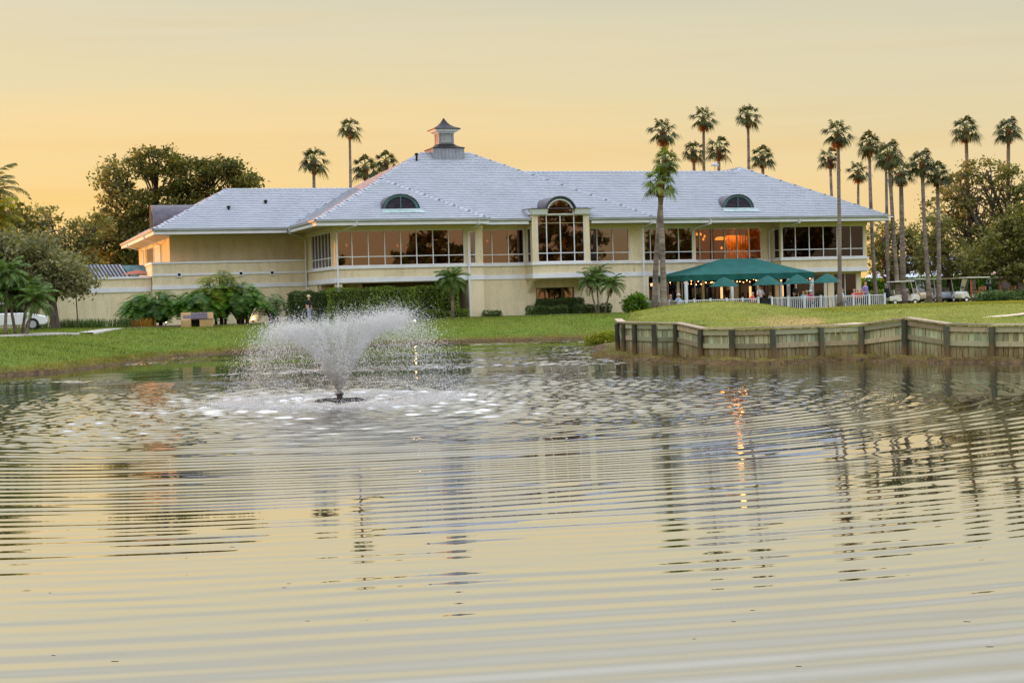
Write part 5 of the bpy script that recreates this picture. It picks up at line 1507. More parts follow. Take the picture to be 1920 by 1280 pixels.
def fountain_spray(n, t0, t1, sr, sz, size0, inner, pw=1.1):
    """drops of the jets between flight times t0 and t1; drag bends the paths outward and down"""
    az = (rng.integers(0, JETS, n) + rng.normal(0, 0.13, n)) * 2 * math.pi / JETS
    main = rng.random(n) < 1 - inner
    vr = np.where(main, rng.normal(4.15, sr, n), rng.uniform(0.3, 3.9, n))
    vz = 6.25 + 0.26 * np.cos(az) + rng.normal(0, sz, n)
    kd = 0.62
    T = t0 + (t1 - t0) * rng.random(n) ** pw
    ex = (1 - np.exp(-kd * T)) / kd
    r = vr * ex * 0.72; z = 0.16 + (vz + 9.8 / kd) * ex - 9.8 * T / kd
    jit = 0.004 + 0.085 * T ** 1.3
    P = np.stack([r * np.cos(az) + 0.10 * T ** 2 + rng.normal(0, 1, n) * jit, r * np.sin(az) + rng.normal(0, 1, n) * jit, z + rng.normal(0, 1, n) * jit * 0.8], 1)
    V = np.stack([vr * np.exp(-kd * T) * np.cos(az) * .72, vr * np.exp(-kd * T) * np.sin(az) * .72, (vz + 9.8 / kd) * np.exp(-kd * T) - 9.8 / kd], 1)
    m = (P[:, 2] > 0.02)
    size = (0.30 + 0.70 * rng.random(n) ** 2) * size0
    return P[m], V[m], size[m]
P_, V_, S_ = fountain_spray(42000, 0.0, 0.66, 0.28, 0.24, 0.0092, 0.06, 1.6)
V, F = drops(P_, V_, S_, 4.5)
o = np_mesh('jet', V, F, SPRAY, fo); o['kind'] = 'stuff'
P_, V_, S_ = fountain_spray(60000, 0.34, 1.42, 0.50, 0.36, 0.0100, 0.14)
V, F = drops(P_, V_, S_, 2.2)
o = np_mesh('spray', V, F, SPRAY, fo); o['kind'] = 'stuff'
P_, V_, S_ = fountain_spray(24000, 0.30, 1.42, 0.7, 0.45, 0.0042, 0.3)
V, F = drops(P_, V_, S_, 2.0)
o = np_mesh('mist', V, F, SPRAY, fo); o['kind'] = 'stuff'
k = 20000                                           # splashes where drops strike the pond
az = rng.uniform(0, 6.283, k); r = np.clip(rng.normal(2.45, 0.45, k), 0.6, 3.8)
P_ = np.stack([r * np.cos(az), r * np.sin(az), np.abs(rng.normal(0, 0.03, k))], 1)
V_ = np.tile([0, 0, 1.0], (k, 1)) + rng.normal(0, 0.4, (k, 3))
V, F = drops(P_, V_, rng.uniform(0.004, 0.010, k), 1.6)
o = np_mesh('splash', V, F, SPRAY, fo); o['kind'] = 'stuff'
# bits afloat
k = 14
deb = MB()
for i in range(k):
    x, y = rnd.uniform(60, 1880), rnd.uniform(1010, 1270)
    p = atz(x, y, 0.0); s = rnd.uniform(0.005, 0.016); a = rnd.uniform(-0.5, 0.5)
    zz = float(waves(np.array([p[0]]), np.array([p[1]]))[0]) - 0.0004
    deb.prism([(p[0] + s * 1.6 * math.cos(q) * math.cos(a) - s * 0.6 * math.sin(q) * math.sin(a), p[1] + s * 1.6 * math.cos(q) * math.sin(a) + s * 0.6 * math.sin(q) * math.cos(a), zz) for q in (0, 0.9, 2.1, 3.3, 4.4, 5.4)], (0, 0, 0.0016))
tag(deb.build('floating_debris', BARKD), 'scattered dark leaf bits floating on the near water', kind='stuff')

# ------------------------------------------------------------------ timber bulkhead
def timber(name, c1, c2, c3, stain):
    m = bpy.data.materials.new(name); b = NB(m); P = b.pos()
    f = b.range(b.noise(b.vmath('MULTIPLY', P, (7, 7, 1.2)), 1.6, 6.0, 0.65), 0.3, 0.7)
    col = b.mix(f, c1, c2)
    oi = b.new("ShaderNodeObjectInfo").outputs['Random']
    col = b.mix(b.range(oi, 0.2, 0.9, 0.0, 0.7), col, c3)
    col = b.mix(1.0, col, b.range(b.math('FRACT', b.math('MULTIPLY', oi, 7.3)), 0, 1, 0.55, 1.25, False), 'MULTIPLY')
    sep = b.new("ShaderNodeSeparateXYZ"); b.link(P, sep.inputs[0])
    wet = b.range(b.math('ADD', sep.outputs[2], b.math('MULTIPLY', b.noise(P, 2.5, 4.0), 0.25)), 0.45, 0.75, stain, 0.0)
    col = b.mix(wet, col, lin(128, 96, 62))
    dk = b.range(b.noise(b.vmath('MULTIPLY', P, (3, 3, 1)), 3.0, 6.0, 0.75), 0.56, 0.7)
    col = b.mix(b.math('MULTIPLY', dk, 0.6), col, lin(44, 40, 32))
    b.done(b.principled(col, 0.9, b.bump(b.noise(b.vmath('MULTIPLY', P, (18, 18, 3)), 1.5, 4), 0.5, 0.02), 0, 0.2))
    MATS[name] = m
    return m
PLANK = timber('weathered_plank', lin(190, 186, 146), lin(156, 158, 118), lin(172, 188, 156), 0.6)
RAILM = timber('weathered_rail', lin(186, 170, 138), lin(158, 148, 116), lin(160, 172, 138), 0.0)
POSTM = timber('weathered_post', lin(92, 90, 72), lin(68, 68, 56), lin(100, 106, 84), 0.6)
CAPM = timber('weathered_cap', lin(190, 172, 146), lin(160, 142, 118), lin(198, 182, 158), 0.0)
bk = thing('timber_bulkhead', 'weathered timber bulkhead with posts holding up the golf mound', 'retaining wall', (POST_XY[0][0], POST_XY[0][1], 0))
b0 = np.array([POST_XY[0][0], POST_XY[0][1], 0.0])
bp = [(np.array([POST_XY[0][0] + 0.40, POST_XY[0][1] + 8.0]), POST_CAP[0])] + [(np.array(p), c) for p, c in zip(POST_XY, POST_CAP)]
plank_me = None
for i in range(len(bp) - 1):
    (p, cp), (q, cq) = bp[i], bp[i + 1]
    d = q - p; L = np.linalg.norm(d); t = d / L; nrm = np.array([t[1], -t[0]])          # toward the water
    if nrm @ (-p) < 0: nrm = -nrm
    rot = math.atan2(t[1], t[0])
    # sheet planks, each a piece of its own
    npk = max(1, int(round(L / 0.17)))
    for j in range(npk):
        if i == 0 and j < npk - 16: continue
        s = (j + 0.5) / npk; c = p + d * s; h = cp + (cq - cp) * s - 0.03
        if plank_me is None:
            mb = MB(); mb.box(-0.072, 0.072, -0.025, 0.025, -0.5, 1.0)
            ob = mb.build('plank', PLANK, bk, bevel=0.0); plank_me = ob.data
        else:
            ob = bpy.data.objects.new('plank', plank_me); COL.objects.link(ob); ob.parent = bk
        off = rnd.uniform(-0.008, 0.012)
        ob.location = (c[0] + nrm[0] * off - b0[0], c[1] + nrm[1] * off - b0[1], 0.0)
        ob.rotation_euler = (0, 0, rot); ob.scale = (L / npk / 0.17, 1, h + rnd.uniform(-0.02, 0.01))
    # two rails and a cap board per bay
    for zr, hh in ((-0.20, 0.16), (-0.62, 0.15)):
        mb = MB(); e = 0.055
        o1, o2 = nrm * 0.03, nrm * 0.085
        pts = [(*(p + o1), cp + zr), (*(p + o2), cp + zr), (*(p + o2), cp + zr + hh), (*(p + o1), cp + zr + hh)]
        pts2 = [(*(q + o1), cq + zr), (*(q + o2), cq + zr), (*(q + o2), cq + zr + hh), (*(q + o1), cq + zr + hh)]
        mb.add([tuple(np.array(a) - b0) for a in pts + pts2], [(3, 2, 1, 0), (4, 5, 6, 7)] + [(k, (k + 1) % 4, 4 + (k + 1) % 4, 4 + k) for k in range(4)])
        mb.build('rail', RAILM, bk)
    o1, o2 = nrm * -0.16, nrm * 0.15
    pts = [(*(p + o1), cp), (*(p + o2), cp), (*(p + o2), cp + 0.045), (*(p + o1), cp + 0.045)]
    pts2 = [(*(q + o1), cq), (*(q + o2), cq), (*(q + o2), cq + 0.045), (*(q + o1), cq + 0.045)]
    MB().add([tuple(np.array(a) - b0) for a in pts + pts2], [(3, 2, 1, 0), (4, 5, 6, 7)] + [(k, (k + 1) % 4, 4 + (k + 1) % 4, 4 + k) for k in range(4)]).build('cap_board', CAPM, bk)
for i in range(1, len(bp)):
    (p, cp) = bp[i]
    dprev = bp[i][0] - bp[i - 1][0]; t = dprev / np.linalg.norm(dprev)
    if i < len(bp) - 1:
        d2 = bp[i + 1][0] - p; t = t + d2 / np.linalg.norm(d2); t /= np.linalg.norm(t)
    nrm = np.array([t[1], -t[0]])
    if nrm @ (-p) < 0: nrm = -nrm
    c = p + nrm * 0.16
    r = rnd.uniform(0.08, 0.10)
    tl = rnd.uniform(-0.03, 0.03)
    MB().tube([(c[0] - b0[0], c[1] - b0[1], -0.6), (c[0] - b0[0] + tl, c[1] - b0[1], 0.4), (c[0] - b0[0] + tl * 1.6, c[1] - b0[1], cp - 0.03)], [r * 1.05, r, r * 0.95], 9).build('post', POSTM, bk)

# ------------------------------------------------------------------ patio
TZ = 1.02
PAVE = mat('patio_paving', lin(170, 150, 128), lin(150, 130, 110), 1.0, 0.9)
fl = MB(); fl.prism([(*UV(u, v), TZ - 0.3) for u, v in [(21.3, -4.9), (21.3, 3.6), (40.2, 3.6), (40.2, -4.9)]], (0, 0, 0.3))
tag(fl.build('patio_floor', PAVE), 'paved patio floor in front of the clubhouse', kind='structure')
def fence(label, u0, u1, v, posts, glass=None, v1=None, group='white patio fences', missing=None):
    """white picket fence along the front (or back along v1)"""
    side = v1 is not None
    o = thing('patio_fence', label, 'fence', (*UV(u0, v), TZ), A + (math.pi / 2 if side else 0), group)
    L = (v1 - v) if side else (u1 - u0)
    n = posts
    pk = None
    for i in range(n + 1):
        x = L * i / n
        MB().box(x - 0.045, x + 0.045, -0.045, 0.045, 0, 0.92).box(x - 0.06, x + 0.06, -0.06, 0.06, 0.92, 0.95).build('fence_post', WHITE, o)
    MB().box(0, L, -0.025, 0.025, 0.82, 0.87).build('top_rail', WHITE, o)
    MB().box(0, L, -0.025, 0.025, 0.08, 0.13).build('bottom_rail', WHITE, o)
    if glass:
        for i in range(n):
            MB().box(L * i / n + 0.06, L * (i + 1) / n - 0.06, -0.006, 0.006, 0.14, 0.81).build('glazed_panel', glass, o)
        return o
    k = int(L / 0.145)
    me = None
    for j in range(k):
        x = (j + 0.5) * L / k
        if min(abs(x - L * i / n) for i in range(n + 1)) < 0.055: continue
        if me is None:
            pk = MB().box(-0.017, 0.017, -0.012, 0.012, 0.13, 0.82).build('picket', WHITE, o); me = pk.data
        else:
            pk = bpy.data.objects.new('picket', me); COL.objects.link(pk); pk.parent = o
        pk.location = (x, 0, 0)
    return o
def uOf(x, v, y=556): 
    d = ray(x, y); X0 = -OX * -SA + OY * CA if False else None
    dn = np.array([-SA, CA]); du_ = np.array([CA, SA]); O_ = np.array([OX, OY])
    t = (v + O_ @ dn) / (d[:2] @ dn); return float((t * d[:2] - O_) @ du_)
FV = -4.6
ua, ub, uc, ud = uOf(1271, FV), uOf(1422, FV), uOf(1447, FV), uOf(1659, FV)
fence('white picket fence along the left half of the patio', ua, ub, FV, 5)
fence('white picket fence along the right half of the patio, ending by the golf carts', uc, ud, FV, 7)
PLEX = glass_material('clear_panel', (0.86, 0.92, 0.90, 1), (0.9, 0.95, 0.95, 1), 0.25)
fence('short white fence with clear panels running back to the clubhouse at the patio corner', ua, ua, FV, 4, glass=PLEX, v1=0.6)
# green canopy
GREEN = mat('green_canvas', lin(20, 92, 84), lin(14, 78, 72), 1.5, 0.8, 0.15, 30, fine=0.05)
cn = thing('canopy', 'large green hipped canvas canopy on white posts over the patio', 'canopy', (*UV(22.6, -2.4), TZ), A)
cw, cd, ze, zp = uOf(1527, -2.4, 515) - uOf(1284, -2.4, 515), 4.6, 2.47, 3.52
cn.location = (*UV(uOf(1284, -2.4, 515), -2.4), TZ)
mb = MB()
c0 = [(0, 0, ze), (cw, 0, ze), (cw, cd, ze), (0, cd, ze)]
r0, r1 = (cw * 0.40, cd / 2, zp), (cw * 0.66, cd / 2, zp)
def cpanel(a, b, c, d):
    """softly sagging cloth panel"""
    n = 8; V = []
    a, b, c, d = map(np.array, (a, b, c, d))
    for i in range(n + 1):
        for j in range(n + 1):
            s, t = i / n, j / n
            p = (a * (1 - s) + b * s) * (1 - t) + (d * (1 - s) + c * s) * t
            p = p - np.array([0, 0, 0.10 * math.sin(math.pi * t) * math.sin(math.pi * min(max(s, 0.05), 0.95)) ** 0.5])
            V.append(tuple(p))
    mb.add(V, [(i * (n + 1) + j, (i + 1) * (n + 1) + j, (i + 1) * (n + 1) + j + 1, i * (n + 1) + j + 1) for i in range(n) for j in range(n)])
cpanel(c0[0], c0[1], r1, r0); cpanel(c0[1], c0[2], r1, r1); cpanel(c0[2], c0[3], r0, r1); cpanel(c0[3], c0[0], r0, r0)
mb.build('canopy_roof', GREEN, cn, smooth=True)
vl = MB()
for (a, b) in zip(c0, c0[1:] + c0[:1]):
    a, b = np.array(a), np.array(b); n = 24
    V = []
    for i in range(n + 1):
        p = a + (b - a) * i / n; w = 0.015 * math.sin(i * 2.1)
        V += [tuple(p + [w, w, 0]), tuple(p + [w * 2, w * 2, -0.38 + 0.02 * math.sin(i * 1.3)])]
    vl.add(V, [(2 * i, 2 * i + 1, 2 * i + 3, 2 * i + 2) for i in range(n)])
vl.build('valance', GREEN, cn)
for x in (0.12, cw * 0.36, cw * 0.57, cw * 0.80, cw - 0.12):
    for y in (0.12, cd - 0.12):
        MB().box(x - 0.085, x + 0.085, y - 0.085, y + 0.085, 0, ze - 0.02).build('canopy_post', WHITE, cn)
for x in (cw * 0.06, cw * 0.12): MB().box(x - 0.07, x + 0.07, cd * 0.5 - 0.07, cd * 0.5 + 0.07, 0, ze).build('canopy_post', WHITE, cn)
# string lights under the canopy
BULB = emit_mat('bulb', (1.0, 0.42, 0.14, 1), 12.0)
WIRE = mat('wire', lin(40, 36, 32), None, 3, 0.7)
bulb_me = None
for si, (xa, xb, yy, zz, lab) in enumerate([(0.2, cw * 0.36, 0.25, 2.05, 'string of warm bulbs under the left part of the canopy'), (cw * 0.36, cw * 0.8, 0.25, 2.12, 'string of warm bulbs under the middle of the canopy'),
                                            (cw * 0.8, cw - 0.2, 0.25, 2.1, 'string of warm bulbs under the right end of the canopy'), (0.3, cw - 0.3, cd - 0.5, 2.2, 'string of warm bulbs along the back of the canopy')]):
    s = thing('string_lights', lab, 'string lights', cn.location, A, 'string lights')
    pts = []
    n = 10 if si < 3 else 18
    for i in range(n):
        t = i / (n - 1); pts.append((xa + (xb - xa) * t, yy, zz - 0.16 * math.sin(math.pi * ((t * (2 if si < 3 else 4)) % 1.0))))
    MB().tube(pts, 0.008, 4).build('wire', WIRE, s)
    for p in pts:
        if bulb_me is None:
            ob = MB().lathe([(0.010, 0.02), (0.024, 0.0), (0.026, -0.02), (0.010, -0.045)], 8).build('bulb', BULB, s); bulb_me = ob.data
        else:
            ob = bpy.data.objects.new('bulb', bulb_me); COL.objects.link(ob); ob.parent = s
        ob.location = (p[0], p[1], p[2] - 0.03)
for x, y in ((cw * 0.2, 1.4), (cw * 0.5, 1.6), (cw * 0.82, 1.5)):
    l = bpy.data.lights.new('patio_lamp', 'POINT'); l.energy = 22; l.color = (1, 0.55, 0.22); l.shadow_soft_size = 0.12; l.specular_factor = 0.0
    q = bpy.data.objects.new('patio_lamp', l); COL.objects.link(q); q.parent = cn; q.location = (x, y, 2.0)
WGLOW = emit_mat('wall_lantern', (1.0, 0.58, 0.22, 1), 1.3)
for u, v in ((27.9, 3.78), (30.1, 3.78), (32.6, 3.78)):
    MB().box(u - 0.07, u + 0.07, v - 0.08, v, 1.9, 2.7).build('wall_lantern', WGLOW, club)
# umbrellas
def umbrella(label, x, v, r, zt):
    u = uOf(x, v, 524)
    o = thing('patio_umbrella', label, 'umbrella', (*UV(u, v), TZ), A + rnd.uniform(-.3, .3), 'green patio umbrellas')
    n = 8; mb = MB(); V = [(0, 0, zt)]
    for j, (rr, dz) in enumerate(((0.33, 0.16), (0.66, 0.36), (1.0, 0.62))):
        for i in range(n * 2):
            t = math.pi * i / n; q = r * rr * (1.0 if i % 2 == 0 else 0.94); V.append((q * math.cos(t), q * math.sin(t), zt - dz * (1 if i % 2 == 0 else 1.02)))
    N = n * 2
    F = [(0, 1 + i, 1 + (i + 1) % N) for i in range(N)]
    for j in range(2): F += [(1 + j * N + i, 1 + (j + 1) * N + i, 1 + (j + 1) * N + (i + 1) % N, 1 + j * N + (i + 1) % N) for i in range(N)]
    mb.add(V, F); mb.build('umbrella_canopy', GREEN, o)
    MB().tube([(0, 0, 0), (0, 0, zt + 0.05)], 0.024, 8).build('pole', BLACKP, o)
    MB().lathe([(0.26, 0.0), (0.25, 0.05), (0.06, 0.09), (0.04, 0.25)], 14).build('base', BLACKP, o)
    for i in range(n):
        t = 2 * math.pi * i / n; MB().tube([(0.02 * math.cos(t), 0.02 * math.sin(t), zt - 0.5), (r * .62 * math.cos(t), r * .62 * math.sin(t), zt - 0.38)], 0.008, 4).build('strut', BLACKP, o)
    MB().lathe([(0.03, 0), (0.035, 0.04), (0.01, 0.1)], 8, (0, 0, zt)).build('finial', GREEN, o)
umbrella('green patio umbrella furthest left, under the middle of the canopy edge', 1357.5, -3.4, 0.98, 2.30)
umbrella('second green patio umbrella from the left', 1439, -3.4, 1.02, 2.32)
umbrella('third green patio umbrella from the left, at the canopy right end', 1495, -3.4, 1.0, 2.34)
umbrella('green patio umbrella furthest right, clear of the canopy', 1551, -3.4, 1.03, 2.36)
# tables and chairs
TOPM = mat('table_top', lin(190, 190, 186), None, 3, 0.5)
def table(label, x, v):
    o = thing('patio_table', label, 'table', (*UV(uOf(x, v), v), TZ), A, 'round patio tables')
    MB().lathe([(0.48, 0.70), (0.50, 0.71), (0.50, 0.735), (0.48, 0.74)], 24).build('table_top', TOPM, o)
    for i in range(4):
        t = math.pi / 4 + i * math.pi / 2; MB().tube([(0.34 * math.cos(t), 0.34 * math.sin(t), 0), (0.30 * math.cos(t), 0.30 * math.sin(t), 0.70)], 0.016, 6).build('leg', BLACKP, o)
for x, l in ((1357.5, 'round patio table under the leftmost umbrella'), (1439, 'round patio table under the second umbrella'), (1495, 'round patio table under the third umbrella'), (1551, 'round patio table under the rightmost umbrella'), (1606, 'round patio table near the right end of the fence')):
    table(l, x, -3.4)
WICK = mat('black_mesh_chair', lin(52, 48, 46), lin(38, 34, 34), 4.0, 0.7)
def chair(label, x, v, face):
    o = thing('patio_chair', label, 'chair', (*UV(uOf(x, v), v), TZ), A + face, 'dark patio chairs')
    MB().box(-0.23, 0.23, -0.22, 0.22, 0.40, 0.44).build('seat', WICK, o, bevel=0.015)
    MB().prism([(-0.22, 0.20, 0.46), (0.22, 0.20, 0.46), (0.22, 0.27, 0.88), (-0.22, 0.27, 0.88)], (0, 0.03, 0)).build('backrest', WICK, o)
    for sx in (-1, 1):
        for sy in (-1, 1): MB().tube([(sx * 0.21, sy * 0.20, 0), (sx * 0.21, sy * 0.20, 0.41)], 0.014, 6).build('leg', WICK, o)
        MB().tube([(sx * 0.25, 0.22, 0.62), (sx * 0.25, -0.18, 0.62), (sx * 0.24, -0.2, 0.42)], 0.014, 6).build('armrest', WICK, o)
grill = thing('serving_counter', 'black serving counter in the gap between the two fences', 'counter', (*UV(uOf(1424, -4.2), -4.2), TZ), A)
gw = uOf(1450, -4.2) - uOf(1423, -4.2)
MB().box(0, gw, -0.3, 0.35, 0.0, 0.80).build('body', BLACKP, grill, bevel=0.02)
MB().box(-0.03, gw + 0.03, -0.34, 0.38, 0.80, 0.84).build('top', BLACKP, grill, bevel=0.01)

# ------------------------------------------------------------------ people
def person(label, x, v, face, pose, shirt, pants, hair, hat=None, H=1.66, skin=(205, 160, 130), xy=None, z=None, arms='down'):
    """body grown from one joint skeleton; facing 0 looks toward the viewer"""
    X, Y = xy if xy else UV(uOf(x, v), v)
    s = H / 1.72
    sit = pose == 'sit'
    hip = 0.47 if sit else 0.92
    J = {}
    def j(n, x_, y_, z_, r): J[n] = (Vector((x_, y_, z_)), r)
    j('hips', 0, 0, hip, 0.145); j('waist', 0, 0.0, hip + 0.16, 0.125); j('chest', 0, 0.0, hip + 0.36, 0.155); j('shou', 0, 0.01, hip + 0.49, 0.115)
    j('neck', 0, 0.0, hip + 0.58, 0.055); j('chin', 0, -0.02, hip + 0.65, 0.080); j('head', 0, -0.015, hip + 0.735, 0.098); j('top', 0, 0.0, hip + 0.80, 0.07)
    for sd, n in ((-1, 'l'), (1, 'r')):
        j('sh' + n, sd * 0.185, 0.01, hip + 0.48, 0.062)
        if arms == 'table' or (sit and arms == 'down'):
            j('el' + n, sd * 0.24, -0.05, hip + 0.22, 0.045); j('wr' + n, sd * 0.15, -0.29, hip + 0.27, 0.033); j('ha' + n, sd * 0.12, -0.37, hip + 0.275, 0.032)
        elif arms == 'carry':
            j('el' + n, sd * 0.25, 0.0, hip + 0.20, 0.045); j('wr' + n, sd * 0.17, -0.24, hip + 0.18, 0.033); j('ha' + n, sd * 0.14, -0.32, hip + 0.19, 0.032)
        else:
            j('el' + n, sd * 0.25, 0.03, hip + 0.22, 0.045); j('wr' + n, sd * 0.26, -0.04, hip - 0.02, 0.033); j('ha' + n, sd * 0.25, -0.07, hip - 0.11, 0.032)
        j('hp' + n, sd * 0.09, 0, hip - 0.04, 0.095)
        if sit:
            j('kn' + n, sd * 0.12, -0.42, 0.48, 0.065); j('an' + n, sd * 0.12, -0.40, 0.09, 0.045); j('to' + n, sd * 0.12, -0.56, 0.035, 0.038)
        else:
            j('kn' + n, sd * 0.10, -0.02, 0.49, 0.066); j('an' + n, sd * 0.105, 0.02, 0.09, 0.045); j('to' + n, sd * 0.12, -0.14, 0.035, 0.040)
    bones = [('hips', 'waist', 1), ('waist', 'chest', 1), ('chest', 'shou', 1), ('shou', 'neck', 0), ('neck', 'chin', 0), ('chin', 'head', 0), ('head', 'top', 3)]
    for n in 'lr':
        bones += [('shou', 'sh' + n, 1), ('sh' + n, 'el' + n, 1), ('el' + n, 'wr' + n, 0), ('wr' + n, 'ha' + n, 0), ('hips', 'hp' + n, 2), ('hp' + n, 'kn' + n, 2), ('kn' + n, 'an' + n, 2), ('an' + n, 'to' + n, 4)]
    ks = list(J); me = bpy.data.meshes.new('person')
    me.from_pydata([tuple(J[k][0]) for k in ks], [(ks.index(a), ks.index(b)) for a, b, _ in bones], [])
    tmp = bpy.data.objects.new('tmp', me); COL.objects.link(tmp)
    sk = tmp.modifiers.new('skin', 'SKIN'); tmp.modifiers.new('sub', 'SUBSURF').levels = 2
    for i, k in enumerate(ks):
        r = J[k][1]; wide = 1.30 if k in ('hips', 'waist', 'chest') else 1.0
        me.skin_vertices[0].data[i].radius = (r * wide, r * (0.88 if wide > 1 else 1.0))
    me.skin_vertices[0].data[0].use_root = True
    dg = bpy.context.evaluated_depsgraph_get()
    nm = bpy.data.meshes.new_from_object(tmp.evaluated_get(dg))
    bpy.data.objects.remove(tmp)
    cols = [skin, shirt, pants, hair, (60, 50, 46)]
    nm.materials.clear()
    for i, c in enumerate(cols):
        nm.materials.append(mat('figure_%d_%d_%d' % tuple(c), lin(*c), tuple(q * 0.85 for q in lin(*c)[:3]) + (1,), 6.0, 0.8))
    segs = [(J[a][0], J[b][0], m) for a, b, m in bones]
    for p in nm.polygons:
        c = p.center; best, bm_ = 9, 0
        for a, b, m in segs:
            ab = b - a; t = max(0, min(1, (c - a).dot(ab) / ab.length_squared)); d = (c - a - ab * t).length
            if d < best: best, bm_ = d, m
        hz = hip + 0.735
        if c.z > hip + 0.60 and (c.y > 0.015 and c.z > hip + 0.66 or c.z > hz + 0.055): bm_ = 3
        elif c.z > hip + 0.60: bm_ = 0
        p.material_index = bm_
        p.use_smooth = True
    o = bpy.data.objects.new('person', nm); COL.objects.link(o)
    zz = z if z is not None else TZ
    o.location = (X, Y, zz + 0.004); o.rotation_euler = (0, 0, A + face); o.scale = (s, s, s)
    tag(o, label, 'person', 'people at the clubhouse')
    if hat:
        hm = mat('hat_%d_%d_%d' % hat, lin(*hat), None, 5, 0.8)
        MB().lathe([(0.112, -0.035), (0.118, 0.0), (0.105, 0.06), (0.05, 0.105), (0.01, 0.11)], 16, (0, 0.0, hip + 0.755), sy=1.1).box(-0.075, 0.075, -0.22, -0.09, hip + 0.735, hip + 0.75).build('hat', hm, o)
    return o
PI = math.pi
person('person in purple checked shirt standing by the right end of the fence', 1623, -3.9, 0.3, 'stand', (142, 128, 190), (70, 70, 90), (120, 96, 84), H=1.70)
person('person in white sleeveless top and red cap standing in the fence gap', 1426, -3.6, 0.0, 'stand', (214, 214, 224), (36, 36, 40), (60, 44, 36), hat=(196, 36, 70), H=1.66, arms='carry')
person('seated person in white shirt, just right of the serving counter', 1444, -3.0, 0.4, 'sit', (222, 222, 222), (50, 50, 60), (40, 32, 28), H=1.66)
person('seated person in light blue shirt, bald, behind the right fence', 1579, -3.9, 1.2, 'sit', (206, 222, 240), (70, 70, 80), (190, 140, 112), H=1.74)
person('seated blond person in blue top behind the right fence', 1506, -3.9, 0.2, 'sit', (120, 170, 200), (60, 60, 70), (196, 172, 120), H=1.66)
person('seated person in pale bucket hat behind the right fence', 1512.5, -3.8, -0.2, 'sit', (200, 196, 170), (60, 60, 70), (80, 60, 50), hat=(196, 196, 164), H=1.66)
person('seated person in white cap and magenta top behind the right fence', 1519.5, -3.9, 0.5, 'sit', (190, 40, 120), (60, 60, 70), (110, 70, 56), hat=(232, 232, 236), H=1.7)
person('seated person in red top with grey hair, left of the purple shirt', 1602, -3.9, -0.6, 'sit', (200, 60, 54), (60, 60, 70), (130, 104, 92), H=1.72)
person('seated person in red top with long brown hair near the right fence end', 1609, -3.8, 0.8, 'sit', (186, 52, 44), (60, 60, 70), (70, 44, 34), H=1.68)
person('seated dark-haired person beside the purple shirt', 1616, -3.5, -0.9, 'sit', (190, 80, 74), (50, 50, 60), (36, 30, 28), H=1.72)
person('seated dark-haired person behind the clear panels', 1257, -2.2, 0.5, 'sit', (70, 60, 60), (50, 50, 60), (60, 44, 36), H=1.7, arms='table')
person('seated person in pale blue and a cap behind the left fence end', 1272, -3.6, 0.2, 'sit', (150, 186, 224), (60, 60, 70), (110, 90, 70), hat=(206, 200, 190), H=1.68)
person('seated white-haired person in red behind the left fence', 1411, -3.8, 0.6, 'sit', (206, 50, 62), (60, 60, 70), (222, 220, 218), H=1.7)
person('standing person in dark clothes in the shade of the canopy', 1364, 1.2, -0.5, 'stand', (60, 34, 34), (40, 36, 40), (50, 36, 30), H=1.7)
person('waiter in black standing in the shade right of the canopy middle', 1492, 1.5, 0.4, 'stand', (34, 32, 36), (30, 30, 34), (44, 32, 28), H=1.72)
pb = gbase(579, 96.5)
person('person in black with a pale cap walking in front of the tall hedges', 579, 0, 0.8, 'stand', (38, 38, 42), (150, 160, 180), (90, 70, 56), hat=(214, 196, 168), xy=pb[:2], z=pb[2] + 0.02, H=1.62)
for x, v, f, l in [(1579, -4.05, 1.2, 'dark patio chair under the person in light blue'), (1506, -4.05, 0.2, 'dark patio chair under the blond person'), (1519.5, -4.05, 0.5, 'dark patio chair under the person in the white cap'),
                   (1602, -4.05, -0.6, 'dark patio chair under the grey-haired person in red'), (1609, -3.95, 0.8, 'dark patio chair under the long-haired person in red'), (1411, -3.95, 0.6, 'dark patio chair under the white-haired person'),
                   (1272, -3.75, 0.2, 'dark patio chair under the person at the left fence end'), (1257, -2.35, 0.5, 'dark patio chair behind the clear panels'), (1444, -3.1, 0.4, 'dark patio chair by the serving counter'),
                   (1616, -3.6, -0.9, 'dark patio chair next to the purple shirt'), (1512.5, -3.95, -0.2, 'dark patio chair under the person in the bucket hat')]:
    chair(l, x, v, f)

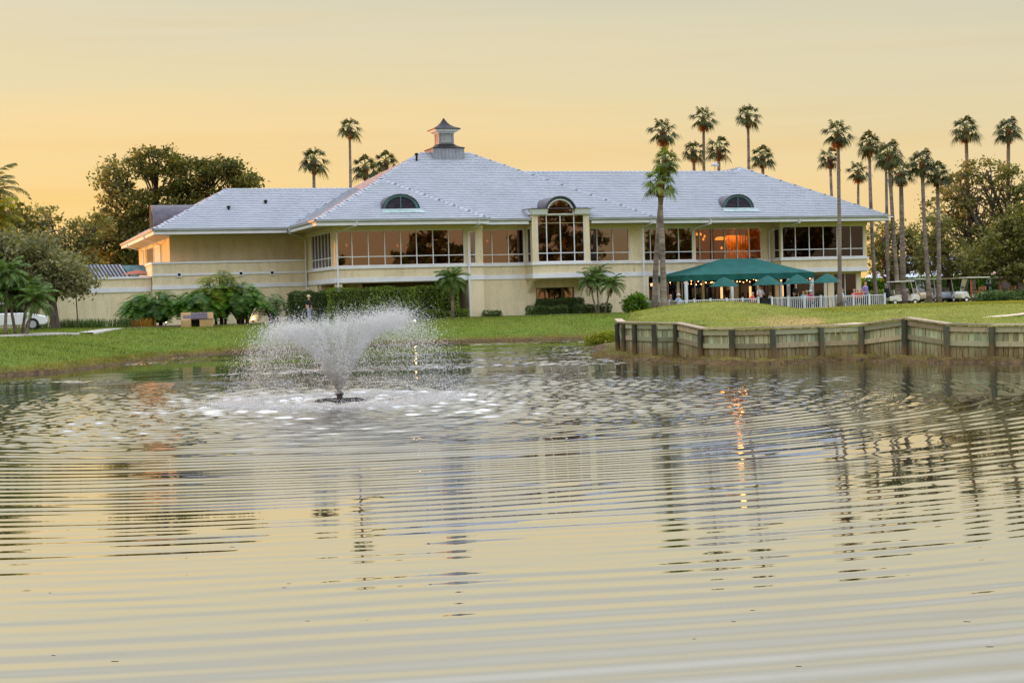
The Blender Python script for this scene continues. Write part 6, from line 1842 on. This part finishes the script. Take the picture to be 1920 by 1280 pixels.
# ------------------------------------------------------------------ golf carts
CARTW = mat('cart_white', lin(226, 224, 214), lin(214, 212, 202), 2.0, 0.35, spec=0.5)
CARTB = mat('cart_beige', lin(206, 186, 150), lin(194, 174, 138), 2.0, 0.35, spec=0.5)
CARTN = mat('cart_blue', lin(196, 210, 220), lin(184, 198, 208), 2.0, 0.35, spec=0.5)
TYRE = mat('tyre', lin(34, 33, 33), lin(24, 24, 24), 5, 0.85)
SEATW = mat('cart_seat', lin(226, 220, 206), lin(206, 198, 184), 3, 0.6)
SEATT = mat('cart_seat_tan', lin(196, 142, 96), lin(176, 122, 80), 3, 0.6)
CLEAR = glass_material('windscreen', (0.75, 0.80, 0.82, 1), (0.9, 0.95, 1.0, 1), 0.18)
BAGC = mat('golf_bag', lin(40, 44, 70), lin(30, 30, 46), 3, 0.8)
def cart(label, x, D, yaw, body, seat, roofm=None, bag=False, sc=1.0):
    b = gbase(x, D)
    o = thing('golf_cart', label, 'golf cart', b, yaw, 'golf carts parked beyond the patio')
    o.scale = (sc, sc, sc)
    # +x is forward; 2.35 long, 1.18 wide
    def ex(prof, y0, y1, name, m, bev=0.03): return MB().prism([(px_, y0, pz) for px_, pz in prof], (0, y1 - y0, 0)).build(name, m, o, bevel=bev)
    ex([(0.45, 0.30), (0.62, 0.62), (0.80, 0.80), (1.02, 0.82), (1.17, 0.66), (1.19, 0.40), (1.12, 0.30)], -0.56, 0.56, 'front_cowl', body, 0.05)
    ex([(-1.12, 0.34), (-1.14, 0.62), (-1.0, 0.70), (-0.42, 0.66), (-0.22, 0.60), (-0.18, 0.30), (-0.45, 0.28)], -0.57, 0.57, 'rear_body', body, 0.04)
    MB().box(-0.22, 0.55, -0.53, 0.53, 0.24, 0.30).build('floor_pan', BLACKP, o)
    ex([(-0.70, 0.66), (-0.70, 0.78), (-0.20, 0.80), (-0.17, 0.74), (-0.22, 0.66)], -0.52, 0.52, 'seat', seat, 0.04)
    ex([(-0.76, 0.84), (-0.68, 0.84), (-0.74, 1.14), (-0.82, 1.14)], -0.52, 0.52, 'backrest', seat, 0.03)
    MB().prism([(-1.02, -0.60, 1.74), (0.72, -0.60, 1.76), (0.80, -0.55, 1.76), (0.80, 0.55, 1.76), (0.72, 0.60, 1.76), (-1.02, 0.60, 1.74), (-1.08, 0.52, 1.74), (-1.08, -0.52, 1.74)], (0, 0, 0.07)).build('roof', roofm or CARTW, o, bevel=0.025)
    for s in (-1, 1):
        MB().tube([(0.72, s * 0.52, 0.76), (0.52, s * 0.53, 1.75)], 0.02, 6).build('roof_post', CARTW if s < 0 else BLACKP, o)
        MB().tube([(-0.95, s * 0.52, 0.66), (-0.86, s * 0.53, 1.74)], 0.02, 6).build('roof_post', BLACKP, o)
        MB().tube([(-0.75, s * 0.55, 0.80), (-0.30, s * 0.56, 0.95), (-0.25, s * 0.56, 0.78)], 0.018, 6).build('arm_rail', BLACKP, o)
        MB().lathe([(0.05, -0.02), (0.055, 0.0), (0.05, 0.02)], 10, (1.15, s * 0.40, 0.62)).build('headlight', mat('headlight', lin(240, 240, 236), None, 3, 0.2), o)
        for xw in (0.80, -0.72):
            w = MB(); prof = [(0.10, -0.09), (0.20, -0.09), (0.225, -0.06), (0.225, 0.06), (0.20, 0.09), (0.10, 0.09)]
            w.lathe(prof, 18)
            w.v = [(xw + a, s * 0.48 + c, 0.225 + b_) for a, b_, c in w.v]
            wo = w.build('wheel', TYRE, o)
            h = MB(); h.lathe([(0.11, -0.095), (0.115, 0.0), (0.11, 0.095)], 14); h.v = [(xw + a, s * 0.48 + c, 0.225 + b_) for a, b_, c in h.v]
            h.build('hubcap', CARTW, wo)
    MB().add([(0.70, -0.50, 0.84), (0.70, 0.50, 0.84), (0.545, 0.51, 1.70), (0.545, -0.51, 1.70)], [(0, 1, 2, 3)]).build('windscreen', CLEAR, o)
    MB().tube([(0.55, -0.27, 0.70), (0.28, -0.27, 1.00)], 0.018, 6).build('steering_column', BLACKP, o)
    st = MB(); V = []
    for i in range(18):
        t = 2 * math.pi * i / 18
        for k in range(5):
            q = 2 * math.pi * k / 5; r = 0.16 + 0.014 * math.cos(q)
            V.append((0.28 + r * math.sin(t) * 0.62 + 0.014 * math.sin(q) * 0.6, -0.27 + r * math.cos(t), 1.00 + r * math.sin(t) * 0.7 + 0.014 * math.sin(q)))
    st.add(V, [(i * 5 + k, i * 5 + (k + 1) % 5, ((i + 1) % 18) * 5 + (k + 1) % 5, ((i + 1) % 18) * 5 + k) for i in range(18) for k in range(5)])
    st.build('steering_wheel', BLACKP, o)
    if bag:
        for s in (-0.22, 0.22):
            g = MB(); g.tube([(-1.10, s, 0.60), (-1.22, s, 1.30)], [0.13, 0.14], 10)
            gg = g.build('golf_bag', BAGC if s < 0 else BLACKP, o)
            for k in range(4): 
                MB().tube([(-1.22, s + (k - 1.5) * 0.05, 1.25), (-1.25, s + (k - 1.5) * 0.06, 1.50 + 0.04 * k)], 0.012, 5).box(-1.29, -1.23, s + (k - 1.5) * 0.06 - 0.03, s + (k - 1.5) * 0.06 + 0.03, 1.5 + 0.04 * k, 1.55 + 0.04 * k).build('golf_club', GUTTER, gg)
    return o
cart('white golf cart in side view nearest the patio fence', 1692, 112, 0.02, CARTW, SEATW, bag=True, sc=0.92)
cart('beige golf cart facing the pond, second from the patio', 1721, 119, -1.25, CARTB, SEATW, bag=False)
cart('golf cart half behind the slim palm trunks, third from the patio', 1757, 121, -1.35, CARTN, SEATW, bag=True)
cart('beige-fronted golf cart facing the pond, fourth from the patio', 1786, 120, -1.15, CARTN, SEATW, roofm=CARTB)
cart('golf cart with tan seat in side view beside the ground cover', 1824, 115, 3.35, CARTW, SEATT, bag=True)
cart('golf cart with tan seat at the far right, behind the ground cover', 1880, 117, 3.25, CARTW, SEATT, bag=True)

# ------------------------------------------------------------------ small things on the left
bb = atz(368, 612.5, 1.22); bz = gz(bb[0], bb[1])
be = thing('stone_bench', 'stuccoed garden bench with dark tiled seat and back', 'bench', (bb[0], bb[1] + 0.35, bz), A * 0.6)
BST = mat('bench_stucco', lin(188, 158, 112), lin(168, 138, 96), 2.0, 0.95, 0.4, 20)
BT = mat('bench_tile', lin(96, 84, 100), lin(70, 64, 78), 6.0, 0.4, spec=0.5)
MB().prism([(-0.90, -0.35, 0), (-0.90, 0.35, 0), (-0.90, 0.40, 0.82), (-0.90, 0.18, 0.86), (-0.90, 0.0, 0.48), (-0.90, -0.35, 0.46)], (0.56, 0, 0)).build('left_block', BST, be, bevel=0.02)
MB().box(0.12, 0.88, -0.35, 0.35, 0, 0.44).build('right_block', BST, be, bevel=0.02)
MB().box(-0.34, 0.12, 0.0, 0.40, 0, 0.42).build('seat_support', DARKIN, be)  # dark block in the gap below the seat, shade put into its colour
me = None
for i in range(7):
    for j in range(3):
        u0 = -0.78 + i * 0.195
        y0, z0, y1, z1 = (0.02 + 0.06 * j, 0.49 + 0.115 * j, 0.02 + 0.06 * (j + 1), 0.49 + 0.115 * (j + 1))
        MB().prism([(u0, y0, z0), (u0 + 0.18, y0, z0), (u0 + 0.18, y1 - 0.006, z1 - 0.012), (u0, y1 - 0.006, z1 - 0.012)], (0, -0.02, 0.01)).build('tile', BT, be)
MB().prism([(-0.33, 0.05, 0.44), (0.90, 0.05, 0.44), (0.90, 0.235, 0.84), (-0.33, 0.235, 0.84)], (0, 0.2, 0)).build('back_core', BST, be)
for i in range(6): MB().box(-0.33 + i * 0.205, -0.14 + i * 0.205, -0.37, 0.02, 0.445, 0.475).build('tile', BT, be)
pp = atz(147, 619, 1.26); pz = gz(pp[0], pp[1])
tp = atD(141, 536, pp[1])
po = MB().tube([(0, 0, -0.1), ((tp[0] - pp[0]), 0, tp[2] - pz)], [0.035, 0.03], 8).lathe([(0.045, 0), (0.05, 0.03), (0.02, 0.07)], 8, (tp[0] - pp[0], 0, tp[2] - pz)).build('garden_pole', mat('pole_metal', lin(64, 56, 52), None, 3, 0.6))
po.location = (pp[0], pp[1], pz); tag(po, 'thin dark leaning pole on the left lawn', 'pole')
# ground spotlights
SPOT = emit_mat('spot_glow', (1.0, 0.72, 0.36, 1), 25.0)
def spot(label, x, y, z):
    p = atz(x, y, z); g = gz(p[0], p[1])
    o = thing('garden_spotlight', label, 'spotlight', (p[0], p[1], g), 0, 'garden spotlights')
    MB().tube([(0, 0, -0.1), (0, 0, 0.12)], 0.015, 6).build('stake', BLACKP, o)
    MB().lathe([(0.03, -0.03), (0.06, 0.02), (0.065, 0.08), (0.055, 0.09)], 12, (0, 0, 0.13)).build('housing', BLACKP, o)
    MB().lathe([(0.01, 0.0), (0.05, 0.005), (0.045, 0.03), (0.01, 0.045)], 12, (0, -0.03, 0.225)).build('lens', SPOT, o)
    l = bpy.data.lights.new('spot_lamp', 'POINT'); l.energy = 4; l.color = (1, 0.62, 0.28); l.shadow_soft_size = 0.05; l.specular_factor = 0.0
    q = bpy.data.objects.new('spot_lamp', l); COL.objects.link(q); q.parent = o; q.location = (0, -0.05, 0.36)
spot('lit garden spotlight at the right end of the lobed-leaf bed', 475, 606, 1.18)
spot('lit garden spotlight in front of the shrub left of the bench', 311, 610, 1.24)
spot('lit garden spotlight at the right edge of the fountain spray', 778, 607, 1.0)
spot('lit garden spotlight in front of the yellow shrub on the far bank', 1136, 606, 0.86)
# white car behind the palms at the far left
cb = gbase(14, 82)
car = thing('parked_car', 'white car parked behind the palm clump at the left edge', 'car', cb, 0.25)
CARM = mat('car_paint', lin(226, 228, 232), lin(214, 216, 222), 2.0, 0.3, spec=0.6)
MB().prism([(-1.9, -0.8, 0.35), (-1.95, -0.8, 0.75), (-1.2, -0.8, 0.92), (1.0, -0.8, 0.92), (1.9, -0.8, 0.72), (1.98, -0.8, 0.40), (1.85, -0.8, 0.28), (-1.8, -0.8, 0.28)], (0, 1.6, 0)).build('body', CARM, car, bevel=0.08)
MB().prism([(-1.35, -0.68, 0.90), (-0.85, -0.62, 1.38), (0.35, -0.62, 1.40), (1.05, -0.68, 0.90)], (0, 1.3, 0)).build('cabin', GLASS_D, car, bevel=0.05)
MB().box(-0.85, 0.35, -0.60, 0.60, 1.385, 1.43).build('roof', CARM, car, bevel=0.03)
for xw in (-1.2, 1.25):
    for s in (-1, 1):
        w = MB(); w.lathe([(0.18, -0.1), (0.30, -0.1), (0.32, -0.07), (0.32, 0.07), (0.30, 0.1), (0.18, 0.1)], 18); w.v = [(xw + a, s * 0.74 + c, 0.32 + b_) for a, b_, c in w.v]
        wo = w.build('wheel', TYRE, car)
        h = MB(); h.lathe([(0.19, -0.105), (0.19, 0.105)], 14); h.v = [(xw + a, s * 0.74 + c, 0.32 + b_) for a, b_, c in h.v]; h.build('rim', GUTTER, wo)
for s in (-1, 1): MB().box(1.86, 1.97, s * 0.62 - 0.15, s * 0.62 + 0.15, 0.58, 0.70).build('headlight', mat('headlight', lin(240, 240, 236), None, 3, 0.2), car, bevel=0.02)
# things on the lower terrace behind the left wall
tt = thing('terrace_shelter', 'small shelter with a striped dark roof behind the lower terrace wall', 'shelter', (*UV(-11.6, 15), 3.7), A)
for i in range(9): MB().add([(-1.5 + i * 0.24, 0, 0.72), (-1.36 + i * 0.24, 0, 0.72), (-1.86 + i * 0.24, 1.2, 1.75), (-2.0 + i * 0.24, 1.2, 1.75)], [(0, 1, 2, 3)]).build('roof_slat', BLACKP, tt)
MB().add([(-1.5, 0.02, 0.69), (0.75, 0.02, 0.69), (0.2, 1.25, 1.72), (-2.05, 1.25, 1.72)], [(0, 1, 2, 3)]).build('roof_sheet', GUTTER, tt)
MB().add([(0.75, 0.0, 0.9), (2.4, 0.0, 0.9), (1.7, 1.0, 1.65), (0.25, 1.0, 1.65)], [(0, 1, 2, 3)]).build('side_roof', PATINA, tt)
for x in (-1.4, 0.6, 2.2): MB().box(x - 0.05, x + 0.05, 0.2, 0.3, 0, 0.85).build('shelter_post', BARKD, tt)
um = thing('terrace_umbrella', 'faded rust-pink umbrella top behind the lower terrace wall', 'umbrella', (*UV(-10.6, 12.5), 3.7), A)
MB().lathe([(1.0, 0.95), (0.55, 1.10), (0.05, 1.22)], 12).build('umbrella_canopy', mat('rust_canvas', lin(176, 112, 92), lin(150, 92, 76), 2, 0.9), um)
MB().tube([(0, 0, 0), (0, 0, 1.2)], 0.03, 6).build('pole', BARKD, um)
# far cart barn and teal awning at the right
fb = thing('cart_barn', 'far low building with a pale roof behind the golf carts', 'building', (pxD(1740, 170), 170, 0.9), -0.15)
MB().box(-6.0, 6.3, 0, 8, 0, 2.2).build('wall', STUCCO, fb)
MB().add([(-7, -1, 2.2), (7.2, -1, 2.2), (7.2, 9, 2.2), (-7, 9, 2.2), (-2.0, 4, 4.9), (2.8, 4, 4.9)], [(0, 1, 5, 4), (1, 2, 5), (2, 3, 4, 5), (3, 0, 4), (3, 2, 1, 0)]).build('roof', mat('barn_roof', lin(196, 202, 212), lin(180, 186, 196), 1, 0.8), fb)
MB().box(-7.05, 7.25, -1.1, -1.0, 2.05, 2.22).build('fascia', WHITE, fb)
for x in (-4, -1.5, 1, 3.5): MB().box(x, x + 1.4, -0.03, 0.0, 0.6, 1.8).build('window', GLASS_D, fb)
fb2 = thing('far_house', 'far house with a pinkish roof behind the right-hand trees', 'building', (pxD(1815, 190), 190, 0.9), 0.1)
MB().box(-3.5, 3.5, 0, 6, 0, 2.6).build('wall', STUCCO, fb2)
MB().add([(-4.2, -0.7, 2.6), (4.2, -0.7, 2.6), (4.2, 6.7, 2.6), (-4.2, 6.7, 2.6), (-1.4, 3, 4.8), (1.4, 3, 4.8)], [(0, 1, 5, 4), (1, 2, 5), (2, 3, 4, 5), (3, 0, 4), (3, 2, 1, 0)]).build('roof', mat('pink_roof', lin(206, 164, 152), lin(186, 146, 136), 1, 0.8), fb2)
for x in (-2, 1): MB().box(x, x + 1.2, -0.03, 0.0, 0.8, 2.0).build('window', GLASS_D, fb2)
aw = thing('awning', 'dark teal awning at the right end wall of the clubhouse', 'awning', (*UV(38.6, 9.0), 2.5), A)
MB().prism([(0, 0, 0.0), (0, 0, 0.95), (1.5, 0, 0.55), (1.5, 0, 0.0)], (0, 3.0, 0)).build('awning_cover', mat('teal_canvas', lin(22, 70, 78), lin(16, 58, 66), 2, 0.9), aw)
for y in (0.1, 2.9): MB().tube([(1.45, y, -1.5), (1.45, y, 0.05)], 0.03, 6).build('awning_post', WHITE, aw)
